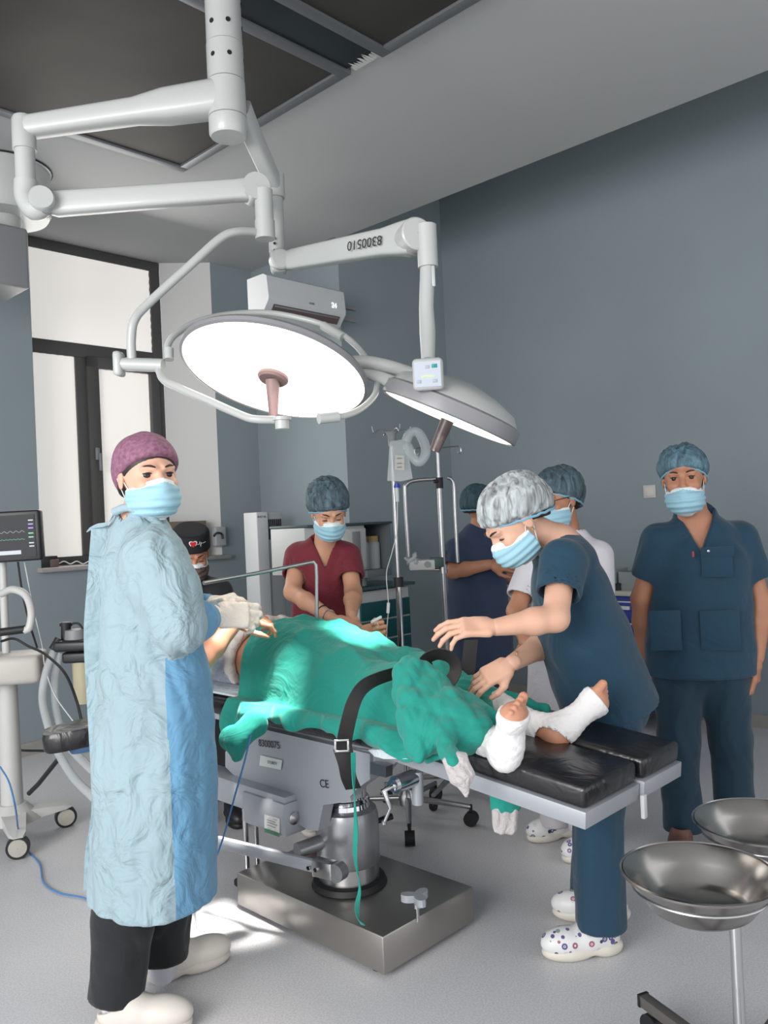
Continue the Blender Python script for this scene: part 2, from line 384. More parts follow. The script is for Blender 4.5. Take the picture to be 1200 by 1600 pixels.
for i in range(9):
    rp.add([pq(2.63+random.uniform(0, .05), 2.50+.018*i, HZ-.021), pq(2.70, 2.50+.018*i-.003, HZ-.021), pq(2.70, 2.518+.018*i, HZ-.021), pq(2.62+random.uniform(0, .05), 2.512+.018*i, HZ-.021)], [(0, 1, 2, 3)])
rp.build('ragged_plaster', mat('bare_plaster', (190, 190, 188), .9), t)
# ================================================================= SURGICAL LAMP
Lp = thing('surgical_lamp', 'ceiling mounted white surgical lamp with two light heads on jointed arms over the patient', 'surgical lamp', at(352, 60, 2.9)*[1, 1, 0]+[0, 0, 3.45])
cx = at(352, 100, 2.9); cx0 = cx*[1, 1, 0]
def zc(y): return at(352, y, 2.9)[2]
z1, z2, z3, z4 = zc(72), zc(130), zc(185), zc(215)
o = MB(); o.lathe(cx0, [(.001, 3.5), (.13, 3.5), (.13, 3.47), (.062, 3.46), (.0625, z1+.002), (.001, z1+.002)]); col_ = o.build('ceiling_column', m_white, Lp)
for z in (z1+.06, z1+.145, z1+.3, z1-.055):
    for a in (-1.15, -2.1, 1., 2.4, .1):
        d = V(math.cos(a), math.sin(a), 0); MB().cyl(cx0+d*.058+[0, 0, z], cx0+d*.0645+[0, 0, z], .0085, n=12).build('screw', m_hole, col_)
MB().lathe(cx0, [(.001, z1), (.064, z1), (.064, z2+.003), (.001, z2+.003)]).build('swivel_ring', m_white, Lp)
e1 = at(37, 200, 2.9)
hub = MB(); hub.lathe(cx0, [(.001, z2), (.0655, z2), (.0665, z3), (.001, z3)]); hub.build('swivel_hub', m_white, Lp)
MB().lathe(cx0, [(.001, z3-.002), (.066, z3-.002), (.066, z4+.01), (.06, z4), (.001, z4)]).build('hub_cap', m_white, Lp)
def armtube(pts, rad, ys=1.0, n=16): return MB().tube(pts, rad, n)
c1 = cx0+[0, 0, (z2+z3)/2+.01]; e1c = V(e1[0], e1[1], e1[2]+.0)
# first arm (tapers towards the elbow)
def obox(a, b_, ha, hb2, wa, wb_, name, parent, secs=None, bev=.3):
    """rounded box section loft from a to b_; (h,w) half sizes at both ends"""
    a = np.array(a, float); b_ = np.array(b_, float); d = nrm(b_-a); s_ = nrm(np.cross(d, UP)); u_ = np.cross(s_, d); mb = MB(); vs = []
    secs = secs or [(0, ha, wa), (1, hb2, wb_)]; K = 20
    for t, h, w_ in secs:
        for k in range(K):
            an = 2*math.pi*k/K; c, s2 = math.cos(an), math.sin(an); vs.append(a+(b_-a)*t+s_*w_*math.copysign(abs(c)**bev, c)+u_*h*math.copysign(abs(s2)**bev, s2))
    fs = [(i*K+k, i*K+(k+1) % K, (i+1)*K+(k+1) % K, (i+1)*K+k) for i in range(len(secs)-1) for k in range(K)]
    fs += [tuple(range(K)), tuple(range((len(secs)-1)*K, len(secs)*K))]
    mb.add(vs, fs, True); return mb.build(name, m_white, parent)
obox(c1, e1c, 0, 0, 0, 0, 'first_arm', Lp, [(0, .062, .06), (.3, .056, .055), (.45, .042, .042), (1, .036, .038)], .6)
zt, zb = at(37, 183, 2.9)[2], at(37, 330, 2.9)[2]
E0 = e1*[1, 1, 0]
e = MB(); e.lathe(E0, [(.001, zt), (.034, zt), (.04, zt-.012), (.04, at(37, 235, 2.9)[2]), (.001, at(37, 235, 2.9)[2])]); e.lathe(E0, [(.001, zt-.05), (.034, zt-.05), (.034, at(37, 285, 2.9)[2]), (.001, at(37, 285, 2.9)[2])])
eo = e.build('elbow_post', m_white, Lp)
j1 = at(66, 315, 2.88); kn = MB(); kn.tube(curve([E0+[0, 0, at(37, 283, 2.9)[2]], E0+[0, 0, at(37, 308, 2.9)[2]], (E0+[0, 0, j1[2]]+j1)/2+[0, 0, -.02], j1+[0, 0, -.012]], 5), .040, 16)
kn.build('elbow_joint', m_white, Lp)
kd = nrm(V(.35, -1, 0)); MB().lathe(j1-kd*.045, [(.001, 0), (.043, 0), (.043, .085), (.038, .092), (.001, .092)], kd).build('joint_disc', m_white, Lp)
j2 = at(398, 296, 3.0)
obox(j1+[0, 0.03, .0], j2, 0, 0, 0, 0, 'spring_arm', Lp, [(0, .03, .02), (.05, .042, .03), (.9, .037, .03), (1, .042, .03)], .45)
MB().lathe(j2-kd*.04, [(.001, 0), (.048, 0), (.048, .08), (.001, .08)], kd).build('joint_disc', m_white, Lp)
k2 = at(412, 310, 2.99); k2b = at(412, 345, 2.99); k2c = at(412, 374, 2.99)
MB().tube([k2+[0, 0, .03], k2b*[0, 0, 1]+k2*[1, 1, 0]], .033).tube([k2b*[0, 0, 1]+k2*[1, 1, 0], k2c*[0, 0, 1]+k2*[1, 1, 0]], .036).build('drop_post', m_white, Lp)
yp = [at(404, 363, 2.99), at(372, 362, 2.93), at(345, 372, 2.9), at(300, 412, 2.86), at(232, 474, 2.82), at(210, 500, 2.8), at(205, 530, 2.8), at(206, 562, 2.8)]
MB().tube(curve(yp, 6), .0155, 14).build('hanger_tube', m_white, Lp)
ya = at(186, 569, 2.8); yb = at(255, 571, 2.78)
MB().tube([at(192, 569, 2.8), yb], .022, 18).build('pivot_sleeve', m_white, Lp)
MB().box(ya, (.03, .05, .085), (nrm(yb-ya), nrm(np.cross(UP, yb-ya)), UP), bev=.012).build('pivot_knob', m_white, Lp)
# big head: disc
LC = at(429, 581, 2.78); LN = nrm(V(-.24, -.36, -1.02)+0)   # light direction (down, towards the camera)
def head(name, C, N, R, parent, e_str, thick=.06, dome=.07, flat=False):
    hd_ = bpy.data.objects.new(name, None); COL.objects.link(hd_); hd_.parent = parent; hd_.location = Vector(C)-wloc(parent)
    if flat:
        MB().lathe(C, [(R*.97, .012), (R, .008), (R*1.005, -.004), (R*.965, -.018)], N, 72).build('rim', mat('lamp_rim_grey', (128, 128, 132), .35), hd_)
        MB().lathe(C, [(R*.97, -.017), (R*.7, -.028), (R*.3, -.038), (.001, -.04)], N, 64).build('housing', m_white, hd_)
    else:
      MB().lathe(C, [(R*.97, .012), (R, .008), (R*1.005, -.01), (R*.995, -thick*.8), (R*.93, -thick)], N, 72).build('rim', mat('lamp_rim_grey', (128, 128, 132), .35), hd_)
      MB().lathe(C, [(R*.97, -thick*.75), (R*.85, -thick-.03), (R*.55, -thick-dome), (R*.2, -thick-dome-.02), (.001, -thick-dome-.022)], N, 64).build('housing', m_white, hd_)
    lm = mat('lamp_lens_%s' % name, (255, 247, 236), .3, emit=e_str)
    MB().lathe(C, [(.001, .016), (R*.5, .015), (R*.9, .012), (R*.975, .006)], N, 64).build('lens', lm, hd_)
    return hd_
R1 = .318
H1 = head('main_light_head', LC, LN, R1, Lp, 2.4, .03, .05, True)
a0 = nrm(np.cross(LN, V(0, 1, 0))); a1 = np.cross(LN, a0)
hg = MB(); hg.lathe(LC, [(.001, .017), (.052, .017), (.052, .026), (.045, .034), (.001, .034)], LN)
hg.build('handle_flange', mat('brown_grey_plastic', (132, 108, 106), .5), H1)
hx = nrm(V(-.02, .0, -1)); hs = LC+LN*.03
MB().tube([hs, hs+hx*.03, hs+hx*.125], [.024, .022, .014]).build('handle', MATS['brown_grey_plastic'], H1)
# yoke: tube ring round the head, from left sleeve over the top, and underneath
def ringpt(px, py, r=1.14, lift=-.03):
    a = math.atan2((py-578), (px-430)/1.0); return None
rt = [at(*p) for p in ((262, 558, 2.78), (262, 540, 2.8), (275, 522, 2.84), (310, 502, 2.93), (360, 491, 3.03), (420, 489, 3.10), (480, 500, 3.10), (520, 514, 3.06), (552, 536, 3.0), (572, 560, 2.93), (580, 580, 2.88))]
MB().tube(curve(rt, 6), .0115, 12).build('yoke_tube', m_white, Lp)
MB().tube([at(505, 509, 3.07), at(536, 527, 3.02)], .017).build('yoke_collar', m_white, Lp)
MB().tube([at(264, 545, 2.79), at(264, 562, 2.78)], .016).build('yoke_collar', m_white, Lp)
rb_ = [at(*p) for p in ((248, 578, 2.78), (256, 594, 2.72), (280, 606, 2.66), (330, 628, 2.58), (380, 650, 2.52), (400, 655, 2.5), (430, 656, 2.5))]
MB().tube(curve(rb_, 6), .0125, 12).build('yoke_tube', m_white, Lp)
kb = at(441, 663, 2.49); MB().cyl(kb-UP*.014, kb+UP*.015, .021).cyl(kb+UP*.012, kb+UP*.022, .028).build('yoke_knob', m_white, Lp)
rb2 = [at(*p) for p in ((590, 598, 2.8), (585, 618, 2.72), (565, 638, 2.64), (540, 649, 2.58), (512, 653, 2.54))]
MB().tube(curve(rb2, 6), .0105, 12).tube([at(498, 654, 2.53), at(528, 651, 2.56)], .017).build('yoke_tube', m_white, Lp)
# second arm
s0 = at(378, 215, 2.93); s1 = at(430, 292, 3.2)
obox(s0+[0, 0, .10], s1, 0, 0, 0, 0, 'second_arm', Lp, [(0, .05, .035), (.3, .045, .03), (1, .035, .03)], .6)
s1t, s1b = at(431, 272, 3.2), at(434, 415, 3.2); sx = s1b*[1, 1, 0]
MB().tube([sx+[0, 0, s1t[2]], sx+[0, 0, at(431, 310, 3.2)[2]]], .04).tube([sx+[0, 0, at(431, 308, 3.2)[2]], sx+[0, 0, at(431, 395, 3.2)[2]]], .031).build('elbow_post', m_white, Lp)
for y in (372, 380, 391): MB().cyl(at(429, y, 3.172), at(429, y, 3.16), .005).build('screw', m_hole, Lp)
j3 = at(435, 410, 3.2)
MB().box(j3, (.06, .06, .085), (V(1, 0, 0), V(0, 1, 0), UP), bev=.012).build('joint_block', m_white, Lp)
MB().lathe(j3+kd*.03-[.0, 0, 0], [(.04, -.02), (.04, .02), (.034, .026), (.001, .026)], kd).build('joint_disc', m_white, Lp)
j4 = at(645, 371, 2.78)
obox(j3+V(.03, -.01, 0), j4, 0, 0, 0, 0, 'spring_arm', Lp, [(0, .032, .022), (.08, .038, .028), (.8, .046, .03), (.93, .055, .034), (1, .058, .034)], .35)
MB().lathe(j4-kd*.04, [(.001, 0), (.055, 0), (.055, .08), (.05, .085), (.001, .085)], kd).build('joint_disc', m_white, Lp)
adir = nrm(j4-j3); tp = j3+(j4-j3)*.74+kd*.042-UP*.0
an_ = nrm(np.cross(adir, UP)); an_ = an_ if an_[1] < 0 else -an_
text('arm_marking', '8300510', .046, j3+(j4-j3)*.72+an_*.037, -adir, -UP, m_black, Lp)
d0 = at(668, 352, 2.76)*[0, 0, 1]+at(668, 400, 2.76)*[1, 1, 0]
MB().tube([d0, d0*[1, 1, 0]+[0, 0, at(668, 418, 2.76)[2]]], .034, 14).build('drop_post', m_white, Lp)
MB().tube([at(668, 415, 2.76), at(666, 480, 2.75), at(668, 520, 2.73), at(669, 565, 2.66)], [.025, .0245, .027, .022], 14).build('drop_tube', m_white, Lp)
MB().box(at(677, 432, 2.74), (.012, .02, .07), (V(1, 0, 0), V(0, 1, 0), UP), bev=.004).build('latch', m_white, Lp)
cb = thing('tmp', 'x', 'x') if 0 else None
pc = at(669, 585, 2.60); pr_ = [nrm(V(.97, -.12, 0)), None, None]; pyv = nrm(V(-.12, -.97, -.12)); px_ = nrm(V(1, -.12, 0)); pz_ = np.cross(px_, pyv)*-1
pz_ = pz_ if pz_[2] > 0 else -pz_
cbx = MB().box(pc, (.096, .045, .100), (px_, pyv, pz_), bev=.014).build('control_box', m_white, Lp)
fp = pc+pyv*.0235
MB().box(fp, (.082, .002, .078), (px_, pyv, pz_)).build('keypad', mat('keypad_grey', (172, 180, 190), .4), cbx)
for (a, b_) in ((-.028, -.022), (.022, -.022), (.0, .022)): MB().box(fp+px_*a+pz_*b_+pyv*.001, (.014, .003, .01), (px_, pyv, pz_), bev=.001).build('button', mat('button_grey', (150, 158, 168), .4), cbx)
MB().box(fp+px_*.022+pz_*.024+pyv*.001, (.018, .003, .012), (px_, pyv, pz_), bev=.004).build('green_button', mat('teal_button', (20, 130, 130), .4), cbx)
gg = MB(); gg.tube([fp+pyv*.002+px_*a+pz_*(-.006-a*a*6) for a in np.linspace(-.02, .02, 7)], .0017, 8)
gg.build('level_display', mat('green_led', (190, 235, 130), .4, emit=.6), cbx)
# second head
C2 = at(702, 650, 2.84)
NL = nrm(V(-.34, -.02, -.94)); NL = nrm(V(-.43, .085, -.9))
H2 = head('second_light_head', C2, NL, .245, Lp, 2.0, .045, .06)
hx2 = nrm(V(-.30, -.1, -.95)); h0 = C2+NL*.01+V(-.0, 0, 0)
MB().tube([h0, h0+NL*.12], [.024, .018]).build('handle', mat('dark_brown_plastic', (52, 42, 42), .35), H2)
yt = [at(*p) for p in ((545, 566, 2.78), (575, 566, 2.78), (610, 573, 2.79), (645, 584, 2.82))]
MB().tube(curve(yt, 6), [.022]*19, 14).build('carrier_tube', m_white, Lp)
MB().box(at(590, 588, 2.80), (.13, .035, .045), (nrm(V(.9, 0, -.42)), V(0, 1, 0), nrm(V(.42, 0, .9))), bev=.012).build('pivot_block', m_white, Lp)
spot('lamp_beam', LC+LN*.06, at(398, 1086, 2.92), 1500, 11.5, .7, .12)
spot('second_lamp_beam', C2+NL*.05, at(556, 1000, 3.15), 800, 12, .7, .1)
spot('lamp_spill', LC+LN*.05, atz(370, 1650, 0), 45, 20, 1, .2, (1, .80, .68))
# second pendant at upper left
PD = thing('ceiling_pendant', 'round white ceiling pendant at the upper left with a grey box arm under it', 'ceiling pendant', pq(1.95, 4.75, 3.45))
pdc = pq(1.93, 4.76, 0)
MB().lathe(pdc, [(.001, 3.5), (.27, 3.5), (.27, 3.49), (.262, 3.485), (.262, 3.26), (.24, 3.22), (.001, 3.22)], UP, 48).build('pendant_cover', m_white, PD)
MB().lathe(pdc, [(.271, 3.499), (.276, 3.494), (.271, 3.488)], UP, 48).build('seal_ring', m_black, PD)
MB().box(pq(1.82, 4.78, 2.97), (.38, .34, .34), (D1, D2, UP), bev=.02).build('pendant_box', m_grey, PD)
MB().cyl(pdc+[0, 0, 3.23], pdc+[0, 0, 3.1], .10).build('pendant_neck', m_white, PD)
# ================================================================= OPERATING TABLE
m_pad = mat('black_upholstery', (24, 24, 27), .28, spec=.6, wrinkle=.25, wscale=7)
m_tgrey = mat('table_grey_paint', (158, 162, 168), .38, metal=.25)
m_sgrey = mat('satin_silver', (150, 152, 155), .3, metal=.7)
OT = thing('operating_table', 'steel and grey operating table with black padded top on a column and stainless base plate', 'operating table', pq(2.035, 2.215, 0))
P0, P1_, Q0 = 1.835, 2.35, 1.12
bs = MB(); bs.box(pq(2.035, 2.215, .075), (.45, .76, .12), bev=.006); bs.build('base_plate', mat('dark_steel', (172, 168, 163), .33, metal=.95, bump=.03, bscale=150), OT)
for (p, q) in ((1.86, 1.9), (1.86, 2.53), (2.21, 1.9), (2.21, 2.53)): MB().cyl(pq(p, q, 0), pq(p, q, .02), .03).build('foot', m_black, OT)
CC = pq(2.016, 2.20, 0)
MB().lathe(CC, [(.001, .137), (.135, .137), (.128, .155), (.115, .16), (.001, .16)]).build('column_gasket', m_black, OT)
MB().lathe(CC, [(.108, .155), (.108, .215)]).build('column_collar', m_steel, OT)
MB().lathe(CC, [(.110, .215), (.113, .22), (.113, .375), (.106, .40), (.09, .408), (.082, .41)]).build('column_sleeve', m_sgrey, OT)
MB().lathe(CC, [(.085, .408), (.082, .425), (.086, .43), (.082, .44), (.074, .442), (.074, .60)]).build('column_piston', m_chrome, OT)
# brake knob
kb = MB(); kc = atz(653, 1440, .135); kb.cyl(kc, kc+[0, 0, .05], .006).cyl(kc+[0, 0, .045], kc+[0, 0, .065], .014)
kb.build('brake_stem', m_steel, OT)
lob = MB(); vs = []
for z in (.065, .088):
    for k in range(30):
        a = 2*math.pi*k/30; r = .022+.02*(max(0, math.cos(1.5*(a-.9)))**2 if True else 0); r = .034+.018*math.cos(3*(a-.9)); vs.append(kc+[r*math.cos(a), r*math.sin(a), z])
lob.add(vs, [tuple(range(30)), tuple(range(30, 60))]+[(i, (i+1) % 30, (i+1) % 30+30, i+30) for i in range(30)], False).build('brake_knob', m_tgrey, OT)
MB().tube([CC+D1*.1+[0, 0, .31], CC+D1*.17-D2*.02+[0, 0, .315], CC+D1*.2-D2*.03+[0, 0, .318]], [.008, .011, .012]).build('release_lever', m_black, OT)
# head block under the seat section
hbk = MB(); hbk.box(CC+[0, -.0, .60]+D2*.02, (.20, .30, .12), bev=.006); hbk.build('head_block', m_sgrey, OT)
pl = MB(); pl.box(CC-D1*.101-D2*.06+[0, 0, .615], (.002, .09, .05)); pl.build('type_plate', mat('plate_grey', (120, 124, 128), .4), OT)
# side body (panel with rounded shape) at near side
def side_poly(pts, p, th, name, m_, parent=OT): return MB().prism([onp(x, y, p) for x, y in pts], D1*th).build(name, m_, parent)
sp = [(352, 1175), (392, 1135), (578, 1178), (578, 1218), (558, 1232), (547, 1245), (549, 1252), (505, 1258), (497, 1298), (480, 1297), (372, 1218), (352, 1198)]
side_poly(sp, 1.86, .05, 'side_panel', m_tgrey)
def onptext(name, body, size, x, y, p, par, m_=m_black, slope=.13):
    c = onp(x, y, p); xd = onp(x+20, y+20*slope, p)-c; return text(name, body, size, c-D1*.002, xd, UP, m_, par)
onptext('table_marking', '8300075', .036, 421, 1163, 1.858, OT)
onptext('ce_mark', 'CE', .038, 507, 1225, 1.858, OT)
st = MB(); a_, b_, c_, d_ = (onp(*p, 1.856) for p in ((407, 1180), (441, 1188), (439, 1203), (405, 1196))); st.quad(a_, b_, c_, d_); st.build('maker_sticker', mat('sticker_pale', (205, 212, 208), .5), OT)
onptext('sticker_text', 'STURDY', .015, 426, 1192, 1.853, OT, mat('teal_print', (40, 90, 85), .5), .22)
# rail clamp block
side_poly([(556, 1170), (628, 1180), (600, 1212), (575, 1206)], 1.875, .02, 'rail_plate', m_tgrey)
side_poly([(578, 1192), (603, 1198), (603, 1215), (578, 1209)], 1.83, .03, 'rail_clamp', m_steel)
# mattress + frames
def zl(q): return .668-(.05/.54)*(Q0+.54-q)   # bottom of the leg rail
def leg_plate(p0, p1, q0, q1, lift, name, pad):
    A = pq((p0+p1)/2, (q0+q1)/2, zl((q0+q1)/2)+lift); dq = nrm(D2+UP*(.05/.54)); up = np.cross(D1, dq); L = (q1-q0)/dq[:2].dot(D2[:2])
    MB().box(A+up*.022, (p1-p0, L, .044), (D1, dq, up), bev=.002).build('leg_plate', m_tgrey, OT)
    MB().box(A+up*.0755, (p1-p0-.012, L-.01, .062), (D1, dq, up), bev=.016).build('leg_pad', m_pad, OT)
    return A, dq, up
leg_plate(P0, P0+.285, Q0, 1.81, 0, 'a', 1); A, dq, up = leg_plate(P0+.29, P1_+.01, Q0-.012, 1.81, .006, 'b', 1)
MB().box(pq(P0+.288, Q0-.012, .60), (.02, .012, .065), bev=.003).build('pad_clip', m_plast, OT)
MB().box(pq((P0+P1_)/2+.02, 2.32, .685), (.44, .92, .035), bev=.004).build('seat_frame', m_tgrey, OT)
MB().box(pq((P0+P1_)/2, 2.30, .728), (.50, .95, .065), bev=.016).build('seat_pad', m_pad, OT)
MB().box(pq((P0+P1_)/2, 3.12, .735), (.50, .66, .065), bev=.016).build('back_pad', m_pad, OT)
MB().box(pq((P0+P1_)/2, 3.05, .685), (.46, .62, .03), bev=.004).build('back_frame', m_tgrey, OT)
# hinge handle with chrome boss
hc = onp(628, 1222, 1.84)
MB().cyl(hc-D1*.03, hc+D1*.05, .026).cyl(hc-D1*.045, hc-D1*.03, .018).build('hinge_boss', m_chrome, OT)
MB().tube([hc-D1*.04, hc-D1*.07+D2*.01-UP*.01, onp(610, 1262, 1.78), onp(601, 1283, 1.77)], [.009, .011, .006, .005]).build('hinge_lever', m_chrome, OT)
lv = MB(); le = onp(600, 1285, 1.77); lv.lathe(le-[0, 0, .009], [(.001, 0), (.008, .004), (.008, .012), (.001, .017)]); lv.build('lever_knob', m_steel, OT)
MB().cyl(onp(652, 1205, 1.90), onp(653, 1256, 1.90), .018).build('socket_post', m_tgrey, OT)
# actuator box under the side panel, and its cross beam
ab = MB(); c1_ = onp(400, 1250, 1.80)
def box_img(x0, y0, x1, y1, p, q0, q1, name, m_, th, z0=None, z1=None):
    return MB().box(pq(p+th/2, (q0+q1)/2, (z0+z1)/2), (th, q1-q0, z1-z0), bev=.006).build(name, m_, OT)
zA = onp(400, 1300, 1.80)
qa = lambda x, y, p: float(onp(x, y, p)@D2); za = lambda x, y, p: float(onp(x, y, p)[2])
box_img(0, 0, 0, 0, 1.80, qa(445, 1280, 1.8), qa(385, 1280, 1.8)+.02, 'actuator_box', m_tgrey, .10, za(440, 1307, 1.8), za(445, 1258, 1.8))
box_img(0, 0, 0, 0, 1.81, qa(445, 1280, 1.8)+.01, qa(300, 1240, 1.8), 'actuator_beam', m_tgrey, .10, za(360, 1258, 1.81), za(360, 1220, 1.81))
qb = qa(445, 1280, 1.8)
MB().lathe(pq(1.84, qb, (za(440, 1307, 1.8)+za(445, 1258, 1.8))/2), [(.022, 0), (.022, .004), (.012, .01), (.001, .012)], -D2).build('round_boss', m_steel, OT)
lb = MB(); ls = [onp(*p, 1.797) for p in ((413, 1272), (437, 1279), (437, 1308), (413, 1300))]; lb.quad(*ls); lb.build('rating_label', mat('label_white', (214, 216, 212), .5), OT)
lb = MB(); ls = [onp(*p, 1.795) for p in ((413, 1294), (437, 1302), (437, 1308), (413, 1300))]; lb.quad(*ls); lb.build('label_band', mat('label_green', (60, 110, 80), .5), OT)
for i, y in enumerate((1277, 1281, 1285, 1289)):
    a_, b_ = onp(417, y, 1.794), onp(433-3*(i % 2), y+4, 1.794); MB().box((a_+b_)/2, (.002, float(np.linalg.norm(b_-a_)), .0022)).build('label_line', m_grey, OT)
# side spring and hoses
sprg = [CC+D2*.16-D1*.05+V(.012*math.cos(a), .012*math.sin(a), .50+a*.0016) for a in np.arange(0, 60, .5)]
MB().tube(sprg, .003, 6).build('spring', m_chrome, OT)
MB().tube(curve([CC+D2*.10-D1*.04+[0, 0, .56], CC+D2*.2-D1*.05+[0, 0, .545], CC+D2*.33-D1*.10+[0, 0, .53]]), .010).build('hose', m_blk2, OT)
# stay bar from the column sleeve towards the head end
sb0 = CC-D1*.10+D2*.03+[0, 0, .30]
MB().cyl(CC-D1*.09+D2*.02+[0, 0, .305], CC-D1*.20+D2*.04+[0, 0, .30], .026).build('stay_socket', m_sgrey, OT)
e0 = atz(500, 1355, .28); e2 = atz(330, 1313, .28)
sd = nrm(e2-e0); MB().box((e0+e2)/2+[0, 0, .0], (float(np.linalg.norm(e2-e0)), .02, .04), (sd, np.cross(UP, sd), UP), bev=.003).build('stay_bar', m_tgrey, OT)
MB().box(e0-sd*.02, (.08, .04, .055), (sd, np.cross(UP, sd), UP), bev=.004).build('stay_clevis', m_steel, OT)
for i in (0, 1):
    MB().cyl(e0+sd*(.03-.03*i)-np.cross(UP, sd)*-.02, e0+sd*(.03-.03*i)+np.cross(UP, sd)*.026, .007).build('bolt', m_chrome, OT)
MB().lathe(e0-sd*.075, [(.03, -.018), (.03, .018), (.001, .02)], nrm(np.cross(UP, sd))).build('stay_pivot', m_sgrey, OT)
for p in (1.95, 2.0): MB().cyl(pq(p, 2.72, .03), pq(p, 2.72, .67), .011).build('support_rod', m_chrome, OT)
MB().box(pq(1.975, 2.72, .015), (.12, .1, .03), bev=.01).build('rod_foot', m_black, OT)
# arm board at the head-left
ABo = thing('arm_board', 'black padded arm board with a blue underside sticking out behind the gowned woman', 'arm board', at(120, 1150, 3.2))
abc = at(165, 1137, 3.2); ad = nrm(V(1, .35, .12)); as_ = nrm(np.cross(UP, ad)); au = np.cross(ad, as_)
def rrect(c, L, W, H, name, m_, par, r=.06, bev=.0):
    vs = []; K = 40
    for (s_, z) in ((.93, -H/2), (1, -H/2+.012), (1, H/2-.014), (.94, H/2)):
        for k in range(K):
            a = 2*math.pi*k/K; cx_, sy = math.cos(a), math.sin(a); x = math.copysign(abs(cx_)**.45, cx_)*L/2; y = math.copysign(abs(sy)**.45, sy)*W/2
            x *= 1-(1-s_)*W/L; y *= s_
            vs.append(c+ad*x+as_*y+au*z)
    fs = [(i*K+k, i*K+(k+1) % K, (i+1)*K+(k+1) % K, (i+1)*K+k) for i in range(3) for k in range(K)]+[tuple(range(K)), tuple(range(3*K, 4*K))]
    return MB().add(vs, fs).build(name, m_, par)
rrect(abc, .45, .19, .07, 'pad', m_pad, ABo); rrect(abc-au*.045+ad*.04, .36, .15, .03, 'board', mat('blue_board', (60, 90, 130), .5), ABo)
MB().tube([at(178, 1150, 3.2), at(172, 1175, 3.2), at(172, 1200, 3.2)], .012).build('bracket_rod', m_black, ABo)
MB().cyl(at(172, 1196, 3.2), at(172, 1218, 3.2), .022, .016).build('clamp_knob', m_black, ABo)
# ================================================================= WALL THINGS AND EQUIPMENT
# --- air conditioner
qa0 = 4.22
AC = thing('air_conditioner', 'white wall air conditioner with a lit 24 display in the corner above the lamp', 'air conditioner', pq(3.72, 4.4, 2.84))
acp0, acp1 = float(onq(420, 450, qa0)@D1), float(onq(535, 470, qa0)@D1)-.0
zt_, zb_ = float(onq(425, 428, qa0)[2]), float(onq(420, 487, qa0)[2])-.01
prof = [(.0, 0), (-.12, 0.0), (-.155, .015), (-.215, .095), (-.22, .12), (-.205, .28), (-.17, .30), (0, .30)]
mb = MB(); poly = [pq(acp0-.02, qa0+.2+dq, zb_+dz*(zt_-zb_)/.30) for dq, dz in prof]; mb.prism(poly, D1*(acp1-acp0+.03)); mb.build('ac_body', m_plast, AC)
zz = lambda z: zb_+z*(zt_-zb_)/.30
for i in range(3):
    MB().box(pq((acp0+acp1)/2, qa0+.2-.174-.012*i, zz(.032+.016*i)), (acp1-acp0-.09, .004, .010), (D1, nrm(-D2*.08-UP*.06), nrm(-D2*.06+UP*.08)), bev=.001).build('louvre', m_grey, AC)
MB().box(pq((acp0+acp1)/2, qa0+.2-.185, zz(.050)), (acp1-acp0-.07, .008, .058), (D1, nrm(-D2*.08-UP*.06), nrm(-D2*.06+UP*.08))).build('outlet_slot', mat('outlet_brown', (92, 78, 78), .5), AC)
text('display', '24', .05, pq(acp1-.10, qa0+.2-.2215, zz(.15)), D1, UP, mat('cold_display', (215, 230, 255), .4, emit=2), AC)
MB().box(pq((acp0+acp1)/2+.02, qa0+.2-.2215, zz(.13)), (.045, .003, .012), bev=.001).build('badge', m_grey, AC)
for z in (.1, .2): MB().box(pq(4.14, 4.30, zz(z)), (.21, .03, .03)).build('wall_bracket', m_grey, AC)
# --- wall switch
sw = thing('wall_switch', 'square white switch plate on the right wall beside the standing nurse', 'switch', pq(5.39, 2.66, 1.53))
s0_ = onp(1015, 768, 5.395)
MB().box(s0_, (.012, .088, .088), bev=.003).build('switch_plate', mat('switch_ivory', (196, 194, 186), .5), sw); MB().box(s0_-D1*.008, (.006, .06, .06), bev=.002).build('rocker', mat('switch_ivory2', (204, 202, 194), .5), sw)
# --- tall white air purifier column
AP = thing('air_purifier', 'tall narrow white air purifier column standing between the window and the maroon nurse', 'air purifier', pq(3.7, 4.85, 0))
q_ = 4.9; xa, xb, xc = (float(onq(x, 803, q_)@D1) for x in (398, 416, 441)); zt2 = float(onq(416, 800, q_)[2])
MB().box(pq((xa+xb)/2-.0, q_+.06, zt2/2+.03), (xb-xa, .16, zt2-.06), bev=.008).build('side_panel', m_plast, AP)
MB().box(pq((xb+xc)/2, q_+.07, zt2/2+.02), (xc-xb, .14, zt2-.05), bev=.008).build('front_panel', m_grey if 0 else mat('pale_grey_plastic', (160, 163, 166), .5), AP)
for i in range(7): MB().box(pq(xb+.02+.018*i, q_-.003, zt2-.13), (.009, .006, .15)).build('vent_slat', m_blk2, AP)
MB().box(pq((xb+xc)/2, q_-.002, zt2-.25), (.07, .004, .012)).build('badge', m_blk2, AP)
MB().box(pq((xa+xc)/2, q_+.06, .015), ((xc-xa)+.08, .26, .03), bev=.006).build('base', m_plast, AP)
text('marking', 'BHO NL', .022, pq((xa+xb)/2-.005, q_-.021, zt2-.035), D1, UP, m_blk2, AP)
